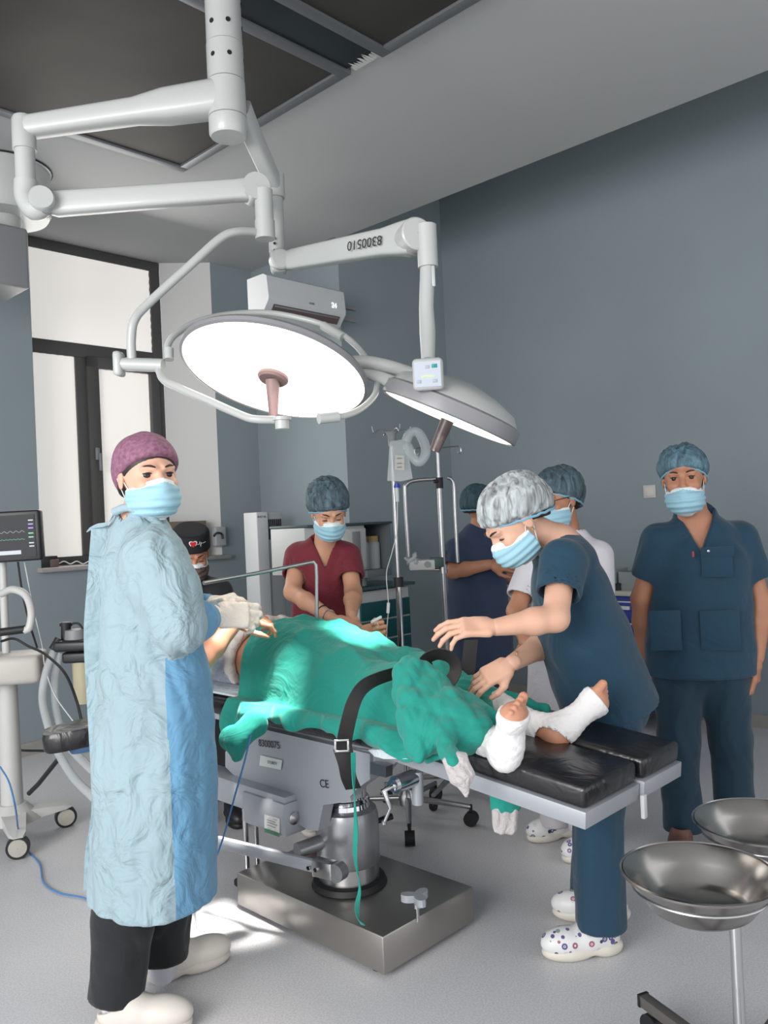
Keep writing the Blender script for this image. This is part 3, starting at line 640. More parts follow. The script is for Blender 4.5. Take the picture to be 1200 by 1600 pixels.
# --- tall cabinet / device with shelf (upper) and teal drawer cart (lower)
qc = 3.98
CA = thing('supply_cabinet', 'pale wall cabinet with white door, grey top and open shelf beside the IV pole', 'cabinet', pq(4.2, qc+.2, .95))
Z = lambda x, y: float(onq(x, y, qc)[2]); Pp = lambda x, y=850: float(onq(x, y, qc)@D1)
ca0, ca1 = Pp(478), Pp(611); zt3, zb3 = Z(570, 818), Z(570, 893)
MB().box(pq((ca0+ca1)/2, qc+.17, zt3), (ca1-ca0, .38, .016), bev=.002).build('top_board', mat('dark_green_top', (62, 78, 82), .4), CA)
MB().box(pq((ca0+Pp(572))/2, qc+.18, (zt3+zb3)/2), (Pp(572)-ca0, .34, zt3-zb3-.02), bev=.004).build('body', mat('cream_laminate', (190, 192, 190), .5), CA)
MB().box(pq(Pp(553), qc-.0, (zt3+zb3)/2), (Pp(570)-Pp(532)-.01, .02, zt3-zb3-.06), bev=.004).build('door', mat('cream_laminate', (190, 192, 190), .5), CA)
MB().box(pq(Pp(555), qc-.013, (zt3+zb3)/2), (.07, .006, .22), bev=.002).build('door_window', m_grey, CA)
MB().box(pq((Pp(572)+ca1)/2, qc+.34, (zt3+zb3)/2), (ca1-Pp(572), .02, zt3-zb3)).build('back_board', mat('shelf_grey', (105, 112, 118), .5), CA)
MB().box(pq(ca1-.008, qc+.17, (zt3+zb3)/2), (.016, .34, zt3-zb3)).build('side_board', mat('shelf_grey', (105, 112, 118), .5), CA)
MB().box(pq((Pp(572)+ca1)/2, qc+.17, zb3-.02), (ca1-Pp(572), .34, .05), bev=.002).build('shelf', mat('shelf_grey', (105, 112, 118), .5), CA)
for i, (x, cap, r) in enumerate(((583, (120, 125, 130), .055), (600, (176, 150, 96), .055))):
    j = thing('storage_jar', ('white label plastic jar with grey lid on the cabinet shelf', 'plastic jar with yellow lid on the cabinet shelf by the IV pole')[i], 'jar', pq(Pp(x), qc+.12, zb3+.006), 'jars on the cabinet shelf')
    c = pq(Pp(x), qc+.12, zb3+.006)
    MB().lathe(c, [(.001, 0), (r, 0), (r, .17), (r*.8, .19), (.001, .19)]).build('jar_body', mat('jar_plastic', (188, 192, 194), .3, trans=.2), j)
    MB().lathe(c, [(.001, .185), (r*.85, .185), (r*.85, .225), (.001, .225)]).build('lid', mat('lid%d' % i, cap, .5), j)
TC = thing('drawer_cart', 'teal and cream drawer cart with a green top behind the IV pole', 'cart', pq(4.45, 4.15, 0))
qt = 4.05; Pt = lambda x, y=950: float(onq(x, y, qt)@D1); Zt = lambda y, x=605: float(onq(x, y, qt)[2])
t0, t1 = Pt(562), Pt(640)
MB().box(pq((Pt(545)+t1)/2, qt+.16, Zt(915)), (t1-Pt(545)+.06, .40, .022), bev=.003).build('cart_top', mat('teal_top', (58, 88, 88), .35), TC)
MB().box(pq((t0+t1)/2, qt+.17, (Zt(920)+.10)/2), (t1-t0, .33, Zt(920)-.10), bev=.004).build('cart_body', mat('cream_laminate', (190, 192, 190), .5), TC)
zz_ = [Zt(936), Zt(966), Zt(997), .35, .2]
for i in range(4):
    MB().box(pq((t0+t1)/2, qt-.0, (zz_[i]+zz_[i+1])/2), (t1-t0-.01, .02, zz_[i]-zz_[i+1]-.012), bev=.003).build('drawer', mat('teal_drawer', (10, 78, 82), .4), TC)
for p in (t0+.04, t1-.04):
    for q in (qt+.04, qt+.3): MB().cyl(pq(p, q, 0)-D1*.012+[0, 0, .05], pq(p, q, 0)+D1*.012+[0, 0, .05], .05).build('caster', m_black, TC)
# bottles and cup on the cart top
for i, (x, h, r, c) in enumerate(((572, .05, .03, (60, 62, 66)), (582, .10, .028, (150, 160, 158)))):
    o = MB().lathe(pq(Pt(x), qt+.08, Zt(915)+.011), [(.001, 0), (r, 0), (r*1.05, h), (r*.9, h), (r*.9, .006), (.001, .006)]).build(('rubber_bulb', 'clear_cup')[i], mat('cup%d' % i, c, .3, trans=.4*i), None)
    tag(o, ('dark round rubber bulb on the green cart top', 'clear plastic cup with green mark on the cart top')[i], ('bulb', 'cup')[i])
# --- blue drawer cabinet with trays at the right wall
BC = thing('blue_drawer_cabinet', 'blue multi-drawer cabinet with a pale top and casters behind the bending nurse', 'cabinet', pq(5.1, 2.55, 0))
m_blue = mat('cabinet_blue', (44, 60, 140), .4)
pb = 4.92; zt4 = float(onp(985, 928, pb)[2]); q0_, q1_ = 2.28, 2.92
MB().box(pq(pb+.22, (q0_+q1_)/2, zt4), (.46, q1_-q0_+.03, .03), bev=.004).build('cabinet_top', mat('cream_laminate2', (176, 176, 166), .5), BC)
MB().box(pq(pb+.23, (q0_+q1_)/2, (zt4+.11)/2), (.42, q1_-q0_, zt4-.14), bev=.004).build('cabinet_body', m_blue, BC)
dz = (zt4-.17)/5
for i in range(5):
    zc_ = zt4-.04-dz*(i+.5); d = MB().box(pq(pb+.01, (q0_+q1_)/2, zc_), (.025, q1_-q0_-.02, dz-.012), bev=.003).build('drawer', m_blue, BC)
    MB().box(pq(pb-.004, (q0_+q1_)/2, zc_+dz/2-.012), (.012, q1_-q0_-.02, .008)).build('edge_strip', m_plast, d)
    MB().box(pq(pb-.012, 2.64, zc_+.02), (.016, .09, .024), bev=.003).build('handle', m_plast, d)
for p in (pb+.08, pb+.36):
    for q in (q0_+.07, q1_-.07): MB().cyl(pq(p, q-.012, .05), pq(p, q+.012, .05), .05).cyl(pq(p, q, .05), pq(p, q, .12), .01).build('caster', m_black, BC)
for i, (q, w_, h, lab) in enumerate(((2.80, .16, .14, 'clear plastic box of supplies on the blue cabinet, nearest the white coat'), (2.60, .20, .12, 'clear plastic box on the blue cabinet, right of the other'), (2.42, .1, .2, 'tall clear bottle rack on the blue cabinet beside the standing nurse'))):
    t = thing('supply_box', lab, 'box', pq(pb+.14, q, zt4+.015), 'supply boxes on the blue cabinet')
    z0 = zt4+.015; mb = MB(); mb.box(pq(pb+.14, q, z0+.004), (.16, w_, .008))
    for s_ in (-1, 1): mb.box(pq(pb+.14+.08*s_, q, z0+h/2), (.004, w_, h)); mb.box(pq(pb+.14, q+w_/2*s_, z0+h/2), (.16, .004, h))
    mb.build('box_shell', mat('clear_box', (178, 186, 188), .2, trans=.5), t)
    MB().box(pq(pb+.13, q, z0+.04), (.11, w_*.7, .06), bev=.01).build('contents', mat('box_stuff%d' % i, ((120, 160, 140), (200, 200, 196), (150, 158, 160))[i], .6), t)
t = tag(MB().lathe(pq(pb+.05, 2.70, zt4+.015), [(.001, 0), (.018, 0), (.016, .03), (.02, .045), (.001, .05)]).build('rubber_cap', m_black), 'small black rubber cap on the blue cabinet top', 'bottle')  # black rubber cap standing on the cabinet top
# --- IV poles
def iv_pole(px, pytop, pybot, Y, r):
    a = at(px, pytop, Y); return a
PA = thing('iv_pole', 'near chrome IV pole with black collar and a clear fluid bag at its top', 'IV pole', at(622, 900, 3.93)*[1, 1, 0])
pa = at(622, 900, 3.93)*[1, 1, 0]; ZA = lambda y: float(at(620, y, 3.93)[2])
MB().cyl(pa+[0, 0, ZA(915)-.02], pa+[0, 0, ZA(695)], .0095).build('inner_rod', m_steel, PA)
MB().cyl(pa+[0, 0, .1], pa+[0, 0, ZA(908)], .0145).build('outer_tube', m_chrome, PA)
MB().cyl(pa+[0, 0, ZA(917)], pa+[0, 0, ZA(902)], .024).build('lock_collar', m_black, PA)
MB().lathe(pa, [(.001, ZA(697)), (.018, ZA(697)), (.02, ZA(680)), (.03, ZA(674)), (.001, ZA(672))]).build('top_hub', m_grey, PA)
for a in range(4):
    d = V(math.cos(a*1.57+.4), math.sin(a*1.57+.4), 0); z = ZA(676)
    MB().tube(curve([pa+[0, 0, z], pa+d*.06+[0, 0, z+.015], pa+d*.09+[0, 0, z], pa+d*.10+[0, 0, z+.03]], 4), .0035, 8).build('hook', m_steel, PA)
MB().lathe(pa, [(.001, .15), (.03, .15), (.045, .12), (.045, .08), (.001, .08)]).build('hub', m_steel, PA)
for (x, y) in ((640, 1300), (728, 1272), (575, 1262), (590, 1225), (690, 1228)):
    c = atz(x, y, .05)*[1, 1, 0]; d = nrm(c-pa); c = pa+d*.30
    lg = MB().tube([pa+[0, 0, .11], c+[0, 0, .085]], [.016, .011]).build('leg', m_steel, PA)
    MB().cyl(c-np.cross(UP, d)*.022+[0, 0, .032], c+np.cross(UP, d)*.022+[0, 0, .032], .032).cyl(c+[0, 0, .05], c+[0, 0, .095], .008).build('caster', m_black, lg)
m_clear = mat('clear_film', (200, 206, 208), .15, alpha=.38)
BG = thing('fluid_bag', 'clear wrapped fluid bag with printed label hanging on the near IV pole', 'fluid bag', at(628, 720, 3.9))
bgp = [at(*p, 3.88) for p in ((609, 690), (636, 685), (640, 720), (645, 748), (626, 752), (605, 751), (607, 720))]
MB().prism(bgp, V(0, .03, 0)).build('overwrap', m_clear, BG)
lbp = [at(*p, 3.875) for p in ((617, 711), (632, 712), (632, 735), (617, 734))]
MB().quad(*lbp).build('label', mat('bag_label', (188, 186, 178), .6), BG)
for y in (716, 724, 730): MB().box(at(624, y, 3.87), (.022, .002, .005), (V(1, 0, 0), V(0, 1, 0), UP)).build('label_print', m_grey, BG)
LPm = MB().tube(curve([at(634, 690, 3.7), at(640, 678, 3.7), at(652, 675, 3.7), at(662, 690, 3.68), at(665, 708, 3.66), at(655, 722, 3.65), at(644, 712, 3.66), at(636, 695, 3.68)], 6), .022, 10).build('tubing_coil', m_clear)
tag(LPm, 'loop of clear corrugated tubing hanging by the IV pole top', 'tubing')
DC = thing('drip_chamber', 'blue capped drip chamber and thin line below the fluid bag', 'drip line', at(620, 760, 3.89))
MB().cyl(at(620, 755, 3.89), at(620, 762, 3.89), .012).cyl(at(615, 760, 3.89), at(626, 760, 3.89), .006).build('blue_cap', mat('royal_blue', (35, 60, 150), .4), DC)
MB().cyl(at(620, 762, 3.89), at(621, 784, 3.89), .009).build('chamber', mat('chamber_clear', (205, 212, 214), .2, alpha=.6), DC)
m_line = mat('white_line', (205, 208, 206), .4)
MB().tube(curve([at(*p) for p in ((621, 784, 3.89), (620, 830, 3.89), (612, 865, 3.86), (604, 895, 3.8), (606, 930, 3.74), (607, 950, 3.7), (604, 990, 3.55), (606, 1010, 3.5), (600, 990, 3.38), (590, 975, 3.3))], 8), .0022, 6).build('line', m_line, DC)
MB().cyl(at(607, 942, 3.65), at(606, 958, 3.65), .007).build('roller_clamp', mat('white_plastic2', (220, 222, 222), .4), DC)
PB = thing('iv_pole', 'far IV pole with two wire hooks and a steel U frame by the right wall', 'IV pole', at(693, 900, 4.3)*[1, 1, 0])
pbx = at(693, 900, 4.3)*[1, 1, 0]; ZB = lambda y: float(at(690, y, 4.3)[2])
MB().cyl(pbx+[0, 0, .08], pbx+[0, 0, ZB(745)], .014).build('outer_tube', m_steel, PB)
MB().cyl(pbx+[0, 0, ZB(745)], pbx+[0, 0, ZB(695)], .009).build('inner_rod', m_steel, PB)
for s_ in (-1, 1):
    z = ZB(700); h = [pbx+[0, 0, z], pbx+V(.09*s_, 0, z+.005), pbx+V(.115*s_, 0, z), pbx+V(.12*s_, 0, z-.022), pbx+V(.108*s_, 0, z-.032), pbx+V(.10*s_, 0, z-.022)]
    MB().tube(curve(h, 5), .0035, 8).build('hook', m_steel, PB)
MB().cyl(pbx+[0, 0, ZB(763)], pbx+[0, 0, ZB(746)], .02).cyl(pbx+[-.03, -.02, ZB(752)], pbx+[0, -.01, ZB(752)], .009).build('knob_collar', m_black, PB)
rx = lambda x, y: pbx+[float(at(x, y, 4.3)[0]-at(693, y, 4.3)[0]), 0, ZB(y)]
MB().tube(curve([rx(690, 748), rx(655, 749), rx(642, 755), rx(639, 770), rx(640, 868)], 5), .0105).build('frame_tube', m_steel, PB)
MB().tube(curve([rx(706, 747), rx(712, 750), rx(716, 762), rx(716, 800), rx(716, 880)], 5), .0095).build('frame_tube', m_steel, PB)
MB().tube([rx(645, 888), rx(690, 890), rx(700, 889)], .008).build('cross_bar', m_steel, PB)
MB().cyl(pbx+[0, 0, ZB(896)], pbx+[0, 0, ZB(882)], .022).build('cross_clamp', m_steel, PB)
for a in range(5):
    d = V(math.cos(a*1.2566+.5), math.sin(a*1.2566+.5), 0)
    lg = MB().tube([pbx+[0, 0, .09], pbx+d*.27+[0, 0, .07]], [.016, .011]).build('leg', m_steel, PB)
    MB().cyl(pbx+d*.27+[0, 0, .03]-np.cross(UP, d)*.012, pbx+d*.27+[0, 0, .03]+np.cross(UP, d)*.012, .03).build('caster', m_black, lg)
PU = thing('equipment_tray', 'small grey device with dial and crumpled clear hose on the U frame shelf', 'device', rx(660, 886))
MB().box(rx(660, 881)+[0, .0, 0], (.13, .09, .05), (V(1, 0, 0), V(0, 1, 0), UP), bev=.005).build('device_box', mat('device_white', (180, 184, 182), .4), PU)
MB().cyl(rx(668, 880)-V(0, .045, 0), rx(668, 880)-V(0, .055, 0), .016).build('dial', m_grey, PU)
MB().box(rx(683, 881)+[0, 0, .01], (.07, .08, .05), (V(1, 0, 0), V(0, 1, 0), UP), bev=.005).build('green_pouch', mat('dark_green', (50, 72, 68), .5), PU)
random.seed(5); hp = [rx(640+random.uniform(-6, 22), 873+random.uniform(-10, 6))+[0, random.uniform(-.06, .02), 0] for _ in range(9)]
MB().tube(curve(hp, 5), .008, 8).build('hose', m_clear, PU)
# --- anaesthesia screen bar
sb = MB(); sp_ = [at(*p) for p in ((318, 911, 2.95), (400, 896, 3.12), (480, 880, 3.3), (490, 878, 3.31), (494, 883, 3.31), (495, 900, 3.31), (495, 978, 3.31), (496, 1010, 3.31))]
tag(sb.tube(sp_, .0075, 10).build('screen_bar', m_steel), 'bent steel rod arching over the patient in front of the maroon nurse', 'screen frame')
# --- patient monitor on a stand
MS = thing('monitor_stand', 'white rolling stand of the patient monitor at the left edge, with handle and basket', 'monitor stand', atz(12, 1315, 0))
mp = at(13, 1100, 3.95)*[1, 1, 0]; ZM = lambda y: float(at(13, y, 3.95)[2])
m_stand = mat('stand_white', (190, 190, 188), .4)
MB().cyl(mp+[0, 0, .14], mp+[0, 0, ZM(1065)], .05, .044).cyl(mp+[0, 0, ZM(1020)], mp+[0, 0, ZM(875)], .018).build('pole', m_stand, MS)
MB().box(mp+[.0, -.03, ZM(1042)], (.36, .24, .135), (V(1, .2, 0), V(-.2, 1, 0), UP), bev=.03).build('basket', mat('basket_cream', (184, 180, 174), .45), MS)
MB().lathe(mp, [(.001, .16), (.06, .16), (.1, .12), (.13, .085), (.001, .085)]).build('base_hub', m_stand, MS)
for k, (x, y) in enumerate(((103, 1276), (28, 1324))):
    c = atz(x, y, .05); c[2] = 0; dd = nrm(c-mp); ss = np.cross(UP, dd); L = float(np.linalg.norm(c-mp))
    lg = MB(); vs = []
    for t, w_, h0_, h1_ in ((0, .06, .075, .13), (.6, .045, .085, .125), (1.0, .035, .095, .115), (1.12, .02, .10, .105)):
        for s_, z in ((-1, h0_), (1, h0_), (1, h1_), (-1, h1_)): vs.append(mp+dd*L*t+ss*w_*s_+[0, 0, z])
    lg = lg.add(vs, [(0, 1, 2, 3), (12, 13, 14, 15)]+[(4*i+k_, 4*i+(k_+1) % 4, 4*i+4+(k_+1) % 4, 4*i+4+k_) for i in range(3) for k_ in range(4)], False).build('leg', m_stand, MS)
    wx = nrm(V(.35, -1, 0)) if k else nrm(V(.55, -1, 0))
    MB().cyl(c-wx*.022+[0, 0, .05], c+wx*.012+[0, 0, .05], .05, n=32).cyl(c+[0, 0, .05], c+[0, 0, .1], .016).build('tyre', m_blk2, lg)
    MB().lathe(c+wx*.012+[0, 0, .05], [(.04, -.001), (.038, .006), (.001, .008)], wx, 32).build('wheel_cover', mat('wheel_cream', (172, 168, 158), .5), lg)
for a in (2.6, 4.0):
    dd = V(math.cos(a), math.sin(a), 0); c = mp+dd*.3
    lg = MB().tube([mp+[0, 0, .105], c+[0, 0, .105]], [.05, .03], 10).build('leg', m_stand, MS)
    MB().cyl(c-np.cross(UP, dd)*.018+[0, 0, .05], c+np.cross(UP, dd)*.018+[0, 0, .05], .05).build('tyre', m_blk2, lg)
hl = [at(*p) for p in ((2, 928, 3.85), (20, 921, 3.8), (40, 930, 3.76), (49, 955, 3.72), (46, 980, 3.7), (38, 985, 3.7))]
MB().tube(curve(hl, 5), .017, 12).build('handle', m_stand, MS); MB().tube([at(39, 983, 3.7), at(-30, 992, 3.68)], .018).build('handle_grip', m_black, MS)
MO = thing('patient_monitor', 'black patient monitor with dark screen of green traces at the left edge', 'monitor', at(20, 870, 3.85))
mo = at(22, 838, 3.85); mx_ = nrm(V(1, .12, .02)); my_ = nrm(V(.12, -1, 0)); mz_ = np.cross(mx_, my_)*-1
MB().box(mo-my_*.03, (.235, .07, .235), (mx_, my_, mz_), bev=.01).build('housing', m_blk2, MO)
MB().box(mo+my_*.005-mx_*.006, (.205, .008, .195), (mx_, my_, mz_)).build('screen', mat('screen_dark', (30, 33, 38), .6, emit=.2), MO)
gm = mat('trace_green', (120, 170, 140), .5, emit=.5); cm_ = mat('trace_violet', (150, 130, 190), .5, emit=.5); wm = mat('trace_white', (170, 175, 180), .5, emit=.4)
for (zz2, mm, f, am) in ((.02, wm, 60, .004), (-.015, gm, 90, .002)):
    MB().tube([mo+my_*.0095+mx_*(x-.02)+mz_*(zz2+am*math.sin(x*f*4)) for x in np.linspace(-.07, .07, 50)], .0009, 4).build('trace', mm, MO)
for z_, mm in ((.07, wm), (.052, cm_), (.034, cm_), (.01, gm), (-.008, gm), (-.035, wm), (-.05, wm)): MB().box(mo+my_*.0095+mx_*(.078+.3*z_*z_)+mz_*z_, (.022, .002, .006), (mx_, my_, mz_), bev=.0005).build('reading', mm, MO)
MB().box(mo+my_*.0095-mx_*.03-mz_*.075, (.12, .002, .018), (mx_, my_, mz_)).build('status_bar', wm, MO)
def cable(name, pts, r, m_, label, cat='cable', n=8): return tag(MB().tube(curve([at(*p) for p in pts], n), r, 8).build(name, m_), label, cat)
cable('monitor_cable', ((28, 878, 3.9), (34, 920, 3.9), (45, 970, 3.85), (58, 1012, 3.8)), .005, m_black, 'black cable from the monitor down into the basket')
cable('monitor_cable', ((38, 878, 3.92), (52, 950, 3.9), (66, 1010, 3.85), (70, 1040, 3.8), (85, 1085, 3.6), (118, 1132, 3.3)), .0025, m_line, 'thin white cable hanging from the monitor to the arm board')
cable('power_cable', ((2, 1002, 3.75), (22, 998, 3.72), (45, 1010, 3.7), (70, 1022, 3.65), (100, 1050, 3.5), (118, 1090, 3.4), (128, 1128, 3.25)), .006, m_black, 'black cable curving from the basket to the arm board')
cable('floor_cable', ((10, 1166, 4.3), (30, 1172, 4.2), (60, 1173, 4.1), (85, 1173, 4.0)), .006, m_black, 'black cable low along the wall by the monitor stand')
MB2 = MB().tube([at(92, 1185, 3.75), at(60, 1225, 3.9), at(45, 1240, 3.93)], .011, 10).build('stand_tube', m_blk2, MS)
# --- suction unit
SU = thing('suction_unit', 'black topped suction unit with yellowish canister behind the gowned woman', 'suction unit', at(120, 1000, 3.9)*[1, 1, 0])
sc = at(128, 1000, 3.85)
XYZ = (V(1, 0, 0), V(0, 1, 0), UP)
MB().box(at(126, 1006, 3.85), (.20, .16, .05), XYZ, bev=.015).build('head_plate', m_blk2, SU)
MB().box(at(125, 1025, 3.85), (.13, .11, .05), XYZ, bev=.012).build('lower_block', m_blk2, SU)
MB().cyl(at(103, 1000, 3.85), at(103, 972, 3.85), .022, .022).cyl(at(103, 978, 3.85), at(103, 973, 3.85), .028).build('regulator', m_black, SU)
MB().tube([at(82, 1015, 3.8), at(92, 998, 3.82)], .018).build('port', m_blk2, SU)
MB().lathe(at(118, 992, 3.85), [(.001, .03), (.045, .025), (.05, -.02), (.001, -.025)]).build('gauge_dome', m_grey, SU)
MB().tube(curve([at(110, 975, 3.85), at(122, 974, 3.85), at(130, 985, 3.85), at(131, 1000, 3.85)], 5), .005).build('hose', m_black, SU)
cn = at(132, 1098, 3.85)
MB().lathe(cn, [(.001, 0), (.038, 0), (.046, .04), (.048, .22), (.05, .23), (.001, .235)]).build('canister', mat('canister_yellowish', (196, 188, 158), .3, trans=.2), SU)
scb = at(222, 1000, 3.9)*[1, 1, 0]
MB().cyl(scb+[0, 0, .07], scb+[0, 0, float(at(140, 1010, 3.9)[2])], .014).tube([scb+[0, 0, float(at(140, 1010, 3.9)[2])], at(140, 1010, 3.9)], .012).build('stand_pole', m_steel, SU)
for a in range(5):
    d = V(math.cos(a*1.2566+.2), math.sin(a*1.2566+.2), 0); lg = MB().tube([scb+[0, 0, .09], scb+d*.24+[0, 0, .07]], [.018, .012]).build('leg', m_black, SU)
    MB().cyl(scb+d*.24+[0, 0, .03]-np.cross(UP, d)*.012, scb+d*.24+[0, 0, .03]+np.cross(UP, d)*.012, .03).build('caster', m_black, lg)
m_hose = mat('milky_hose', (196, 200, 202), .25, alpha=.55)
def hose(pts, label): return tag(MB().tube(curve([at(*p) for p in pts], 8), .017, 12).build('breathing_hose', m_hose), label, 'hose')
hose(((84, 1018, 3.8), (72, 1050, 3.75), (66, 1090, 3.7), (74, 1130, 3.6), (88, 1170, 3.5), (115, 1215, 3.3), (150, 1250, 3.1), (180, 1285, 3.0)), 'outer milky breathing hose looping from the suction unit under the arm board')
hose(((94, 1020, 3.82), (86, 1060, 3.8), (88, 1110, 3.7), (105, 1160, 3.5), (135, 1195, 3.3), (165, 1220, 3.15)), 'inner milky breathing hose looping behind the arm board')
# --- basin stand
BS = thing('basin_stand', 'stainless stand with central post and castered dark bars in the lower right corner', 'basin stand', V(.87, 2.0, 0))
bp = at(1147, 1420, 1.96)*[1, 1, 0]
na, fa = at(1092, 1362, 1.88), at(1192, 1283, 2.14)
m_bowl = mat('worn_steel', (168, 165, 162), .24, metal=1, bump=.12, bscale=25, noise=.12, nscale=6)
MB().cyl(bp+[0, 0, .1], bp+[0, 0, na[2]-.085], .0135).build('post', m_chrome, BS)
MB().tube([bp+[0, 0, na[2]-.085], (na+fa)/2*[1, 1, 0]+[0, 0, na[2]-.09], na*[1, 1, 0]+[0, 0, na[2]-.098]], .008).build('cross_arm', m_chrome, BS)
for nm, c, lab in (('basin', na, 'near stainless steel bowl of the basin stand with copper coloured reflections'), ('basin', fa, 'far stainless steel bowl cut by the right edge of the picture')):
    t = tag(MB().lathe(c, [(.165, 0), (.168, .004), (.172, .002), (.171, -.003), (.165, -.004), (.14, -.04), (.115, -.075), (.095, -.088), (.001, -.092), (.001, -.088), (.093, -.084), (.112, -.07), (.136, -.036), (.160, -.001), (.165, .002)], UP, 72).build(nm, m_bowl), lab, 'bowl', 'basins on the stand')
    rg = [c+V(.146*math.cos(a), .146*math.sin(a), -.034) for a in np.linspace(0, 2*math.pi, 40, endpoint=False)]
    MB().tube(rg, .003, 8, True).build('support_ring', m_steel, BS)
for (x, y, dx) in ((1003, 1560, 0), (1240, 1560, 0), (1020, 1790, 0), (1270, 1800, 0)):
    c = atz(x, y, .09); c0 = bp+[0, 0, .09]; d = nrm((c-c0)*[1, 1, 0])
    if x > 1100 or y > 1600: c = c0+d*.36
    lg = MB().box((c+c0)/2, (float(np.linalg.norm(c-c0)), .03, .03), (d, np.cross(UP, d), UP), bev=.002).build('leg', mat('warm_grey_steel', (110, 106, 102), .4, metal=.5), BS)
    MB().box(c-d*.005, (.01, .034, .034), (d, np.cross(UP, d), UP), bev=.002).build('end_cap', m_black, lg)
    cc = c-d*.04; MB().cyl(cc-np.cross(UP, d)*.016+[0, 0, -.055], cc+np.cross(UP, d)*.016+[0, 0, -.055], .034).cyl(cc+[0, 0, -.05], cc+[0, 0, -.01], .012).build('caster', m_black, lg)
# --- blue cord on the floor
m_cord = mat('blue_cord', (70, 125, 180), .5)
bc_ = [atz(*p) for p in ((0, 1200, .45), (22, 1232, .30), (30, 1275, .15), (45, 1318, .03), (62, 1345, .006), (70, 1375, .006), (95, 1395, .006), (130, 1402, .006), (145, 1412, .008), (150, 1425, .02))]
tag(MB().tube(curve([at(0, 1198, 3.3), at(14, 1222, 3.2), at(24, 1262, 3.1)]+[atz(*p) for p in ((30, 1302, .05), (45, 1330, .006), (62, 1350, .006), (68, 1378, .006), (92, 1395, .006), (128, 1402, .006), (145, 1412, .006), (155, 1430, .006))], 8), .0035, 8).build('blue_cable', m_cord), 'blue cord lying on the floor left of the gowned woman', 'cord')
tag(MB().tube(curve([at(392, 1148, 2.68), at(382, 1190, 2.68), at(368, 1240, 2.70), at(345, 1320, 2.78), at(325, 1362, 2.8), atz(300, 1390, .03), atz(283, 1415, .006), atz(270, 1440, .006)], 8), .003, 8).build('blue_cable', m_cord), 'blue cord hanging from the drape down beside the table to the floor', 'cord')
# --- things on the window sill
t = thing('sill_box', 'small dark box with knobs at the left end of the window sill', 'box', onq(75, 884, 5.5)); c = onq(74, 878, 5.48)
MB().box(c, (.11, .08, .08), bev=.006).build('box_body', m_blk2, t); MB().box(c+D1*.03-D2*.0+[0, 0, -.01], (.06, .10, .05), bev=.006).build('brown_part', mat('brown_bits', (96, 78, 74), .5), t)
t = thing('wire_rack', 'white wire coil lying along the window sill', 'wire', onq(110, 880, 5.48))
MB().tube(curve([onq(80+10*i, 879+(2 if i % 2 else -2), 5.47) for i in range(8)], 5), .004, 6).build('wire', m_line, t)
t = thing('cardboard_box', 'flat brown cardboard box on the sill behind the black cap', 'box', onq(280, 850, 5.5))
MB().box(onq(277, 846, 5.52), (.40, .2, .30), bev=.003).build('carton', mat('cardboard', (120, 106, 90), .8), t)
t = thing('bottle_holder', 'grey holder with white bottle hung by the window reveal', 'holder', onq(342, 850, 5.40))
MB().box(onq(342, 838, 5.42), (.10, .06, .15), bev=.01).build('holder_body', mat('pale_grey_plastic', (160, 163, 166), .5), t)
MB().tube(curve([onq(334, 838, 5.4), onq(338, 833, 5.38), onq(346, 834, 5.38), onq(348, 842, 5.38)], 4), .008, 8).build('holder_hook', m_blk2, t)
# ================================================================= PEOPLE: builders
def skinm(name, c):
    M = mat(name, c, .5, noise=.10, nscale=14, bump=.08, bscale=300)
    b = M.node_tree.nodes['Principled BSDF']; b.inputs['Subsurface Weight'].default_value = .12; b.inputs['Subsurface Radius'].default_value = (.02, .008, .005); return M
sk1, sk2, sk3, sk4 = skinm('skin_fair', (214, 168, 144)), skinm('skin_warm', (200, 150, 122)), skinm('skin_tan', (180, 126, 98)), skinm('skin_patient', (196, 140, 112))
m_hair = mat('dark_hair', (38, 30, 28), .5, noise=.4, nscale=60, bump=.4, bscale=90)
m_lash = mat('eyebrow_dark', (46, 34, 30), .7)
m_eye = mat('eye_white', (205, 200, 196), .25); m_iris = mat('iris_dark', (40, 28, 24), .15)
m_loop = mat('ear_loop', (215, 220, 220), .6)
m_glove = mat('latex_glove', (224, 216, 204), .45, wrinkle=.3, wscale=25)
m_sock = mat('white_sock', (196, 196, 204), .8)
def frame(f, up=(0, 0, 1)):
    f = nrm(f); r = nrm(np.cross(f, up)); return np.stack([r, f, np.cross(r, f)])   # rows right, forward, up
def head_sdf():
    h = U(ell((0, -.012, .03), (.075, .095, .086)), ell((0, .026, -.032), (.06, .063, .084)), cone((-.03, .035, -.085), (.03, .035, -.085), .028, .028), ell((0, .062, -.095), (.022, .02, .018)), k=.03)
    for s in (-1, 1):
        h = U(h, ell((.034*s, .068, -.028), (.022, .02, .018)), k=.025)
        h = D(h, ell((.031*s, .098, .002), (.020, .018, .013)), .014)
        h = U(h, I(ell((.031*s, .0705, .002), (.0155, .0155, .0155)), lambda P: .0068-(P[:, 2])), k=.003)
        h = U(h, I(ell((.031*s, .070, .002), (.015, .015, .015)), lambda P: P[:, 2]+.0085), k=.003)
        h = U(h, ell((.077*s, -.006, -.004), (.006, .017, .030)), k=.006)
        h = U(h, cone((.014*s, .088, .021), (.045*s, .078, .021), .007, .005), k=.014)
    h = U(h, cone((0, .083, .01), (0, .106, -.030), .008, .0105), ell((.011, .094, -.034), (.008, .011, .008)), ell((-.011, .094, -.034), (.008, .011, .008)), k=.01)
    h = U(h, ell((0, .083, -.062), (.024, .013, .005)), ell((0, .082, -.071), (.02, .013, .006)), k=.006)
    return h
HEAD = head_sdf()
def capplane(a, b): return lambda P: (a+b*P[:, 1]-P[:, 2])*.87
